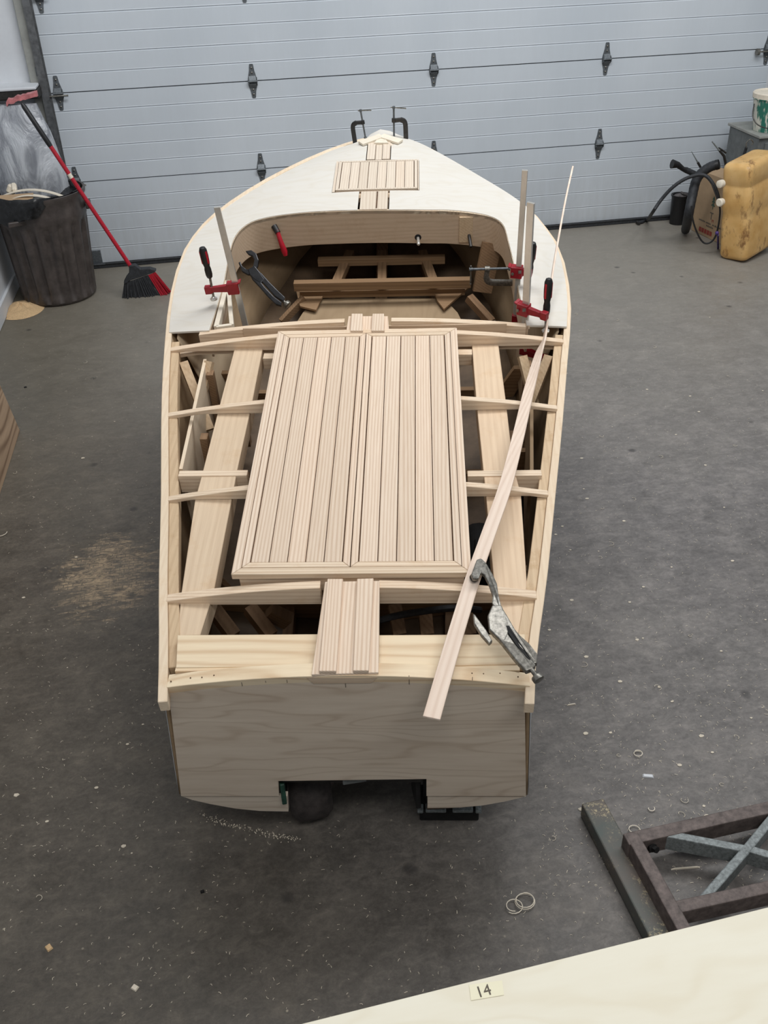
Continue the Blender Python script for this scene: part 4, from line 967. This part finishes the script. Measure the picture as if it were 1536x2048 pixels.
# sawdust heap
mb = MB(); hc_ = V((-1.34, 5.93, 0)); rows = []
for j in range(10):
    R = 1-j/9.3; rows.append([V((min(-1.2, max(WLX+.02, hc_.x+(.14*R)*math.cos(2*PI*k/36))), hc_.y+.17*R*math.sin(2*PI*k/36), .001+.05*(1-R)**.9*(.8+.4*noise.noise(V((k*.4, R*4, 0)))))) for k in range(36)])
o = link('sawdust_heap', MB().rings(rows), M['sawdust'], origin=(hc_.x, hc_.y, 0), kind='stuff'); tag(o, 'small heap of tan sawdust between the trash can and the wall', 'sawdust')
# leaning weathered plywood at the left edge
pa = Wz(40, 862); pz = Wy(0, 770, pa.y); kx = (pz.x-pa.x)/pz.z
xw = WLX+.022; zh = (xw-pa.x)/kx if kx < 0 else .5
P4 = [V((pa.x, pa.y, .002)), V((xw, pa.y, zh)), V((xw, pa.y-2.0, zh)), V((pa.x, pa.y-2.0, .002))]
tag(link('plywood_sheet', MB().prism(P4, (-.012, 0, -.012*0)), M['oldply'], origin=V((pa.x, pa.y-1.0, 0))), 'weathered brown plywood sheet leaning on the left wall', 'plywood')

# ------------------------------------------------------------------ right corner things
def rbox(c, w, d, h, rz, r=.03, n=5, tz=.03, bulge=0, zs=None):
    rows = []; R = Matrix.Rotation(rz, 3, 'Z')
    prof = [(0, -tz)] + [(tz*(1-math.cos(k*PI/2/4)), -tz*(1-math.sin(k*PI/2/4))) for k in range(5)]
    zz = []
    for k in range(5): a = k*PI/8; zz.append((tz*(1-math.sin(a)), tz*(1-math.cos(a))))
    for hz in (zs or []): zz.append(hz)
    for k in range(5): a = (4-k)*PI/8; zz.append((tz*(1-math.sin(a)), h-tz*(1-math.cos(a))))
    for ins_, z in zz:
        ring = []; a_, b_ = w/2-ins_, d/2-ins_; rr = max(.004, r-ins_*.3)
        for cx_, cy_, s0 in ((a_-rr, b_-rr, 0), (-(a_-rr), b_-rr, 1), (-(a_-rr), -(b_-rr), 2), (a_-rr, -(b_-rr), 3)):
            for k in range(n+1): a = (s0+k/n)*PI/2; ring.append(V(c)+R @ V((cx_+rr*math.cos(a), cy_+rr*math.sin(a), z)))
        rows.append(ring)
    return MB().rings(rows)
tk0 = Wz(1490, 524); tkc = V((tk0.x+.075, tk0.y+.13, 0))
zs = []
for z, i_ in ((.12, 0), (.26, 0), (.28, .003), (.31, .004), (.33, 0), (.46, 0), (.475, .007), (.49, .007), (.505, 0)): zs.append((i_, z))
tk = thing('fuel_tank', 'amber plastic portable fuel tank standing on end by the garage door', 'fuel tank', tkc)
tb_ = rbox(V((0, 0, 0)), .20, .36, .62, -1.02, .038, 5, .038, zs=zs)
RT_ = Matrix.Rotation(-.125, 3, V((.1, 1, 0))); tb_.v = [tkc+V((0, 0, .0))+RT_ @ v for v in tb_.v]; lo_ = min(v.z for v in tb_.v); tb_.v = [v-V((0, 0, lo_)) for v in tb_.v]
link('tank_body', tb_, M['amber'], tk)
c1 = Wy(1437, 372, 5.62); c2 = Wy(1437, 409, 5.62)
link('cap', MB().lathe([(.024, 0), (.024, .03), (.018, .034)], c1+V((.05, .05, 0)), V((-1, -.5, 0)), 14).lathe([(.022, 0), (.026, .03), (.02, .036)], c2+V((.05, .05, 0)), V((-1, -.5, 0)), 14), M['cream'], tk)
# cardboard box
bx = Wz(1398, 468); bx2 = Wz(1445, 490)
yb_ = (bx.y+bx2.y)/2
p0, p1 = Wz(1382, 460), Wz(1452, 494); dxy = (p1-p0); dxy.z = 0; dn = dxy.normalized(); back = V((-dn.y, dn.x, 0))
hb = .42
cb = thing('cardboard_box', 'brown cardboard box with faded print behind the black hoses', 'box', (p0+p1)/2)
link('carton', MB().prism([p0, p1, p1+back*.16, p0+back*.16], (0, 0, hb)), M['card'], cb, bevel=.003)
def onbox(u, z): return p0.lerp(p1, u)-back*.0012+V((0, 0, z))
Lx = dxy.length
pr = MB()
tri = [(0, .0), (.022, 0), (.011, .022)]
for a, b, s_ in ((.50, .265, 1.0), (.50, .245, 1.3), (.50, .222, 1.5)): pr.prism([onbox(a-.5*.03*s_/Lx, b), onbox(a+.5*.03*s_/Lx, b), onbox(a, b+.024)], -back*.0008)
pr.prism([onbox(.5-.003/Lx, .200), onbox(.5+.003/Lx, .200), onbox(.5+.003/Lx, .225), onbox(.5-.003/Lx, .225)], -back*.0008)
link('tree_emblem', pr, M['ink_g'], cb)
def textobj(body, size, center, xdir, updir, mat, parent, name):
    cu_ = bpy.data.curves.new(name, 'FONT'); cu_.body = body; cu_.size = size; cu_.align_x = 'CENTER'; cu_.extrude = .0004
    o = bpy.data.objects.new(name, cu_); COL.objects.link(o)
    bpy.context.view_layer.update(); dg = bpy.context.evaluated_depsgraph_get(); me = bpy.data.meshes.new_from_object(o.evaluated_get(dg)); bpy.data.objects.remove(o, do_unlink=True)
    mb = MB(); nn = xdir.cross(updir)
    mb.v = [center+xdir*v.co.x+updir*v.co.y+nn*v.co.z for v in me.vertices]; mb.f = [list(p.vertices) for p in me.polygons]; mb.sm = [False]*len(mb.f)
    return link(name, mb, mat, parent)
Z = V((0, 0, 1))
textobj('T', .07, onbox(.5, .13), dn, Z, M['ink_k'], cb, 'printed_letter')
textobj('M', .03, onbox(.55, .115), dn, Z, M['ink_r'], cb, 'printed_letter')
textobj('Maple Grove', .022, onbox(.50, .088), dn, Z, M['ink_k'], cb, 'printed_line') if False else None
ml = MB()
for k, (u0_, u1_, zz) in enumerate(((.18, .36, .094), (.38, .52, .094), (.56, .86, .094), (.40, .60, .075))):
    m_ = 5
    for i in range(m_):
        a = u0_+(u1_-u0_)*i/m_; b = a+(u1_-u0_)/m_*.7; ml.prism([onbox(a, zz), onbox(b, zz), onbox(b, zz+.009+.003*(i % 2)), onbox(a, zz+.009)], -back*.0006)
link('faded_print', ml, M['ink_k'], cb)
textobj('APPLE', .034, onbox(.42, .02), dn, Z, M['ink_r'], cb, 'printed_stamp') if False else None
ml = MB()
for i in range(5): a = .22+i*.075; ml.prism([onbox(a, .022), onbox(a+.06, .022), onbox(a+.06, .052), onbox(a, .052)], -back*.0006)
link('red_stamp', ml, M['ink_r'], cb)
# black bin
k0 = Wz(1362, 452); kc = V((k0.x, k0.y+.07, 0))
kb = thing('black_bin', 'small black plastic bin standing against the garage door', 'bin', kc)
link('bin_body', MB().lathe([(.055, 0), (.062, .19), (.068, .20), (.068, .208), (.056, .205), (.05, .1)], kc, (0, 0, 1), 20), M['black'], kb)
link('bin_contents', MB().ball(kc+V((0, 0, .195)), .05, 12, 6, (1, 1, .35)).box(kc+V((.02, -.02, .215)), (.05, .04, .012), Matrix.Rotation(.4, 3, 'Y')), M['glove'], kb)
# hoses
def wpt(l, y): return [Wy(px, py, y+d) for px, py, d in l]
hy = 6.05
base = Wz(1371, 458)
P = cat([Wz(1371, 460, .028), Wy(1377, 430, 5.95), Wy(1384, 395, 5.97), Wy(1392, 362, 6.0), Wy(1404, 345, 6.0), Wy(1420, 334, 5.98), Wy(1432, 330, 5.96)], 6)
t = thing('vacuum_hose', 'thick black ribbed hose standing bent over the cardboard box', 'hose', V((base.x, base.y, 0)))
link('hose_body', MB().tube(P, [.030+.0015*(i % 2) for i in range(len(P))], 14), M['hose'], t)
link('hose_end', MB().tube([P[-1], P[-1]+(P[-1]-P[-2]).normalized()*.02], [.033, .031], 14), M['black'], t)
P = [Wy(1398, 352, 6.12), Wy(1385, 346, 6.12), Wy(1372, 340, 6.12), Wy(1366, 338, 6.12), Wy(1356, 330, 6.12), Wy(1344, 328, 6.12)]
t = thing('vacuum_nozzle', 'black crevice nozzle pointing left above the small black bin', 'nozzle', P[2])
link('tube', MB().tube(P[:3], .019, 12), M['hose'], t); link('nozzle_tip', MB().tube(P[2:], [.019, .015, .020, .030], 12), M['black'], t)
P = cat([Wz(1276, 446, .012), Wz(1284, 444, .012), Wz(1294, 440, .016), Wy(1305, 425, 6.0), Wy(1322, 400, 6.0), Wy(1345, 375, 5.98), Wy(1370, 358, 5.96), Wy(1395, 350, 5.93), Wy(1412, 352, 5.9), Wy(1425, 366, 5.87), Wy(1434, 385, 5.85), Wy(1438, 402, 5.84)], 6)
t = thing('water_hose', 'thin dark hose arching from the floor over to the fuel tank', 'hose', V((P[0].x, P[0].y, 0)))
link('hose_body', MB().tube(P, .0115, 10), M['hose'], t); link('hose_fitting', MB().tube([P[0]+V((0, -.02, 0)), P[0]+V((0, .02, 0))], .012, 8), M['darksteel'], t)
P = cat([Wy(1383, 412, 5.86), Wy(1384, 430, 5.85), Wy(1390, 455, 5.84), Wy(1402, 480, 5.82), Wy(1414, 487, 5.80), Wy(1428, 478, 5.79), Wy(1436, 455, 5.78), Wy(1440, 420, 5.78), Wy(1434, 395, 5.80), Wy(1424, 368, 5.84)], 6)
P = [V((p.x, p.y, max(p.z, .007))) for p in P]
tag(link('thin_cable', MB().tube(P, .006, 8), M['black'], origin=V((P[20].x, P[20].y, 0))), 'thin black tube looping down in front of the cardboard box', 'cable')
P = [Wy(1436, 470, 5.72), Wz(1436, 497, .006)]
tag(link('hanging_strap', MB().tube(P, .007, 6).ball(Wy(1434, 466, 5.72), .013, 8, 5), M['purple'], origin=P[1]), 'short dark strap end hanging beside the fuel tank', 'strap')
# grease gun like tool and thin wand
a, b = Wy(1448, 312, 6.0), Wy(1424, 283, 6.0)
t = thing('caulking_gun', 'dark hand tool with a bright rod leaning behind the fuel tank', 'tool', V((a.x, a.y, a.z)))
link('tool_body', MB().tube([V((a.x+.05, a.y, a.z-.12)), a, a.lerp(b, .45)], [.009, .009, .007], 8).tube([Wy(1452, 306, 6.0), Wy(1444, 300, 6.0), Wy(1437, 296, 6.0)], .006, 8), M['darksteel'], t)
link('tool_rod', MB().tube([a.lerp(b, .4), a.lerp(b, .55), b], [.008, .005, .004], 8), M['brace'], t)
a, b = Wy(1402, 336, 6.15), Wy(1383, 303, 6.15)
t = thing('grease_nozzle', 'slim needle nozzle sticking up above the thick hose', 'nozzle', a)
link('rod', MB().tube([a, a.lerp(b, .35)], .008, 8), M['darksteel'], t); link('needle', MB().tube([a.lerp(b, .3), b], [.005, .002], 8), M['brace'], t)
# tool cart with green bucket
g0 = Wy(1482, 262, 6.3); gx = g0.x; gz = g0.z
ct = thing('tool_cabinet', 'grey metal cabinet in the corner under the green bucket', 'cabinet', V((gx+.35, 6.22, 0)))
link('cabinet_body', MB().box((gx+.36, 6.27, gz/2), (.70, .42, gz)), M['cab'], ct, bevel=.006)
link('cabinet_top', MB().box((gx+.36, 6.27, gz+.008), (.72, .45, .018)), M['jamb'], ct, bevel=.003)
link('drawer', MB().box((gx+.36, 6.055, gz-.10), (.62, .012, .14)), M['cab'], ct, bevel=.004)
u = Wy(1525, 262, 6.22); uc = V((Wy(1536, 262, 6.2).x, 6.2, gz+.018))
bu = thing('bucket', 'paint-spattered green bucket standing on the grey cabinet', 'bucket', uc)
link('bucket_body', MB().lathe([(.10, 0), (.128, .20), (.134, .20), (.134, .215), (.120, .215), (.095, .02)], uc, (0, 0, 1), 24), M['greenb'], bu)
link('bucket_lid', MB().lathe([(.135, 0), (.137, .028), (.132, .034), (.125, .034), (.120, .028), (.01, .028)], uc+V((0, 0, .205)), (0, 0, 1), 24), M['cream'], bu)
link('bucket_bail', MB().tube(cat([uc+V((-.132, 0, .17)), uc+V((-.155, -.05, .10)), uc+V((-.12, -.10, .05)), uc+V((0, -.13, .03)), uc+V((.12, -.08, .07))], 5), .004, 6), M['darksteel'], bu)
a = Wy(1500, 285, 6.03); t = ct
link('snap_hook', MB().tube(cat([a+V((-.02, 0, -.03)), a+V((-.025, 0, .0)), a+V((0, 0, .02)), a+V((.022, 0, .0)), a+V((.015, 0, -.015))], 5), .004, 8), M['zinc'], t)
link('hook_strap', MB().tube([a+V((-.02, .0, -.03)), a+V((-.02, .02, -.10))], .010, 8), M['hose'], t)

# ------------------------------------------------------------------ lower right: metal stand and plywood table
zf = .11
t = thing('flat_iron_bar', 'flat iron bar dusted with sawdust beside the metal frame', 'metal bar', Wz(1230, 1700))
Q = [Wz(1163, 1607, .05), Wz(1207, 1596, .05), Wz(1352, 1862, .05), Wz(1302, 1880, .05)]
ex = (Q[3]-Q[0])*.35; Q[2] += ex; Q[3] += ex
link('bar_plate', MB().prism(Q, (0, 0, -.047)), M['iron'], t, bevel=.004, seg=2)
st = thing('metal_frame', 'brown cast iron machine frame with a crossed brace on the floor', 'metal frame', Wz(1400, 1720))
def rail2(a, b, w, name='frame_rail', z=.10, h=.055, mat='rust'):
    p, q = Wz(a[0], a[1], z), Wz(b[0], b[1], z); return link(name, MB().beam(p, q, w, h), M[mat], st, bevel=.003, seg=2)
rail2((1252, 1678), (1600, 1600), .036); rail2((1262, 1664), (1420, 1950), .034, z=.1006)
rail2((1346, 1815), (1600, 1759), .032, z=.0994)
rail2((1322, 1664), (1494, 1697), .022, 'cross_brace', .098, .05, 'brace'); rail2((1490, 1694), (1640, 1738), .022, 'cross_brace', .0975, .05, 'brace')
rail2((1404, 1800), (1494, 1697), .022, 'cross_brace', .097, .05, 'brace'); rail2((1491, 1700), (1580, 1592), .022, 'cross_brace', .0985, .05, 'brace')
c = Wz(1304, 1694, .07); link('bolt', MB().lathe([(.014, -.02), (.014, .004), (.009, .006), (.009, .018)], c, V((.3, -.8, .3)), 6), M['soot'], st)
for a in ((1585, 1602), (1600, 1762), (1262, 1680), (1420, 1950)):
    p = Wz(a[0], a[1], .10); link('foot', MB().box((p.x, p.y, .0245), (.04, .04, .045)), M['rust'], st, bevel=.003)
zt = .86
A_, B_ = Wz(600, 2048, zt), Wz(1536, 1814, zt); d = (B_-A_).normalized(); pd = V((d.y, -d.x, 0))
a = A_-d*.35; b = B_+d*.9
tb = thing('plywood_table', 'pale plywood sheet on trestles filling the lower right corner', 'table', (a+b)/2+pd*.3-V((0, 0, zt)))
link('table_top', MB().prism([a, b, b+pd*.75, a+pd*.75], (0, 0, -.012)), M['table'], tb, bevel=.001)
for k in (.12, .88):
    q = a.lerp(b, k)+pd*.42
    link('trestle_beam', MB().beam(q-pd*.30-V((0, 0, .013)), q+pd*.30-V((0, 0, .013)), .04, .09), M['ash_y'], tb)
    for s_ in (-1, 1):
        for e in (-1, 1): link('leg', MB().beam(q+pd*.26*s_+d*e*.02-V((0, 0, .05)), V((q.x, q.y, 0))+pd*.32*s_+d*e*.2+V((0, 0, .001)), .035, .06, d), M['ash_v'], tb)
tp = [Wz(938, 1970, zt+.0006), Wz(1004, 1961, zt+.0006), Wz(1008, 1990, zt+.0006), Wz(942, 2001, zt+.0006)]
link('masking_tape', MB().prism(tp, (0, 0, .0004)), M['tape'], tb)
tx = Wz(970, 1992, zt+.0012)
textobj('14', .022, tx, V((d.x, d.y, 0)), -pd, M['ink_k'], tb, 'pencil_number')

# ------------------------------------------------------------------ loose bits on the floor
def curl(px, py, r, turns=1.3, name='wood_shaving'):
    c = Wz(px, py); P = []
    for i in range(int(16*turns)): a = i/16*2*PI+px; k = r*(1-.18*i/16/turns); P.append(c+V((k*math.cos(a), k*math.sin(a)*.9, .004+.006*i/20)))
    return MB().tube(P, .0013, 5)
cs = [(1276, 1510, .013, 1.4), (1050, 1806, .026, 2.2), (1028, 1815, .022, 1.2), (1268, 1662, .016, 1.1), (1303, 1620, .009, .8), (2, 1068, .03, .8)]
for i, (px, py, r, tn) in enumerate(cs):
    lab = ['curled shaving right of the transom corner', 'largest tangled shaving on the floor below the boat', 'loose shaving loop beside the tangled shaving', 'shaving ring touching the metal frame corner', 'tiny shaving hook above the metal frame', 'pale curl at the left edge of the floor'][i]
    tag(link('wood_shaving', curl(px, py, r, tn), M['cream'], origin=Wz(px, py)), lab, 'shaving', 'loose wood shavings')
def chip(px, py, w, h, rz, mat, name, lab, catg):
    c = Wz(px, py); tag(link(name, MB().box(c+V((0, 0, .0025)), (w, h, .004), Matrix.Rotation(rz, 3, 'Z'), .8), mat, origin=c), lab, catg)
chip(1371, 1737, .075, .004, -.1, M['cream'], 'wood_sliver', 'thin pale sliver on the floor inside the metal frame', 'wood chip')
chip(1296, 1553, .030, .012, -.3, M['white'], 'paper_scrap', 'small white paper scrap on the floor above the iron bar', 'paper')
chip(98, 1896, .014, .018, .6, M['sawdust'], 'wood_chip', 'tan wood chip on the floor at the lower left', 'wood chip')
chip(270, 1976, .013, .016, .9, M['cream'], 'wood_chip', 'pale wood chip near the bottom left of the floor', 'wood chip')
chip(405, 1784, .010, .008, .2, M['soot'], 'dark_crumb', 'black crumb on the floor below the transom left corner', 'crumb')
chip(51, 775, .014, .012, .4, M['soot'], 'dark_crumb', 'black crumb on the floor above the leaning plywood', 'crumb')
chip(1143, 1410, .028, .003, .0, M['cream'], 'wood_sliver', 'short pale sliver on the floor right of the transom', 'wood chip')
mb = MB(); rnd = random.Random(4)
for i in range(2600):
    k = rnd.random()
    if k < .62: px, py = rnd.uniform(1080, 1536), rnd.uniform(700, 1800)
    elif k < .8: px, py = rnd.uniform(0, 1300), rnd.uniform(1640, 2040)
    else: px, py = rnd.uniform(0, 330), rnd.uniform(640, 1700)
    c = Wz(px, py); L = rnd.uniform(.001, .0045); a = rnd.uniform(0, PI); w = rnd.uniform(.0004, .0008)
    u = V((math.cos(a), math.sin(a), 0)); n_ = V((-u.y, u.x, 0)); c.z = .0005
    m_ = c+V((0, 0, .0015))+n_*rnd.uniform(-.002, .002)
    mb.add([c-u*L-n_*w, c-u*L+n_*w, m_+n_*w, m_-n_*w, c+u*L+n_*w, c+u*L-n_*w], [[0, 1, 2, 3], [3, 2, 4, 5]])
for i in range(90):
    px, py = (rnd.uniform(1090, 1536), rnd.uniform(620, 1700)) if rnd.random() < .8 else (rnd.uniform(20, 320), rnd.uniform(700, 1900))
    c = Wz(px, py); r_ = rnd.uniform(.003, .010); k_ = rnd.randint(5, 7); c.z = .0006; a0_ = rnd.random()*6
    if i % 3: mb.prism([c+V((r_*rnd.uniform(.7, 1)*math.cos(a0_+2*PI*q/k_), r_*rnd.uniform(.5, .8)*math.sin(a0_+2*PI*q/k_), 0)) for q in range(k_)], (0, 0, .0012))
    else: mb.tube([c+V((r_*1.5*math.cos(a0_+q*.55)*(1-q*.05), r_*1.2*math.sin(a0_+q*.55), .001+.0006*q)) for q in range(9)], .0008, 4)
for i in range(170):
    t_ = rnd.random(); px = 405+(600-405)*t_+rnd.gauss(0, 5); py = 1628+(1680-1628)*t_**.7+rnd.gauss(0, 3.5); c = Wz(px, py); c.z = .001; s_ = rnd.uniform(.001, .0025)
    mb.box(c+V((0, 0, s_*.4)), (s_*1.5, s_, s_*.8), Matrix.Rotation(rnd.uniform(0, 3), 3, 'Z'))
tag(link('floor_shavings', mb, M['shav'], origin=(1, 2, 0), kind='stuff'), 'fine shavings and sawdust crumbs scattered over the concrete floor', 'shavings')
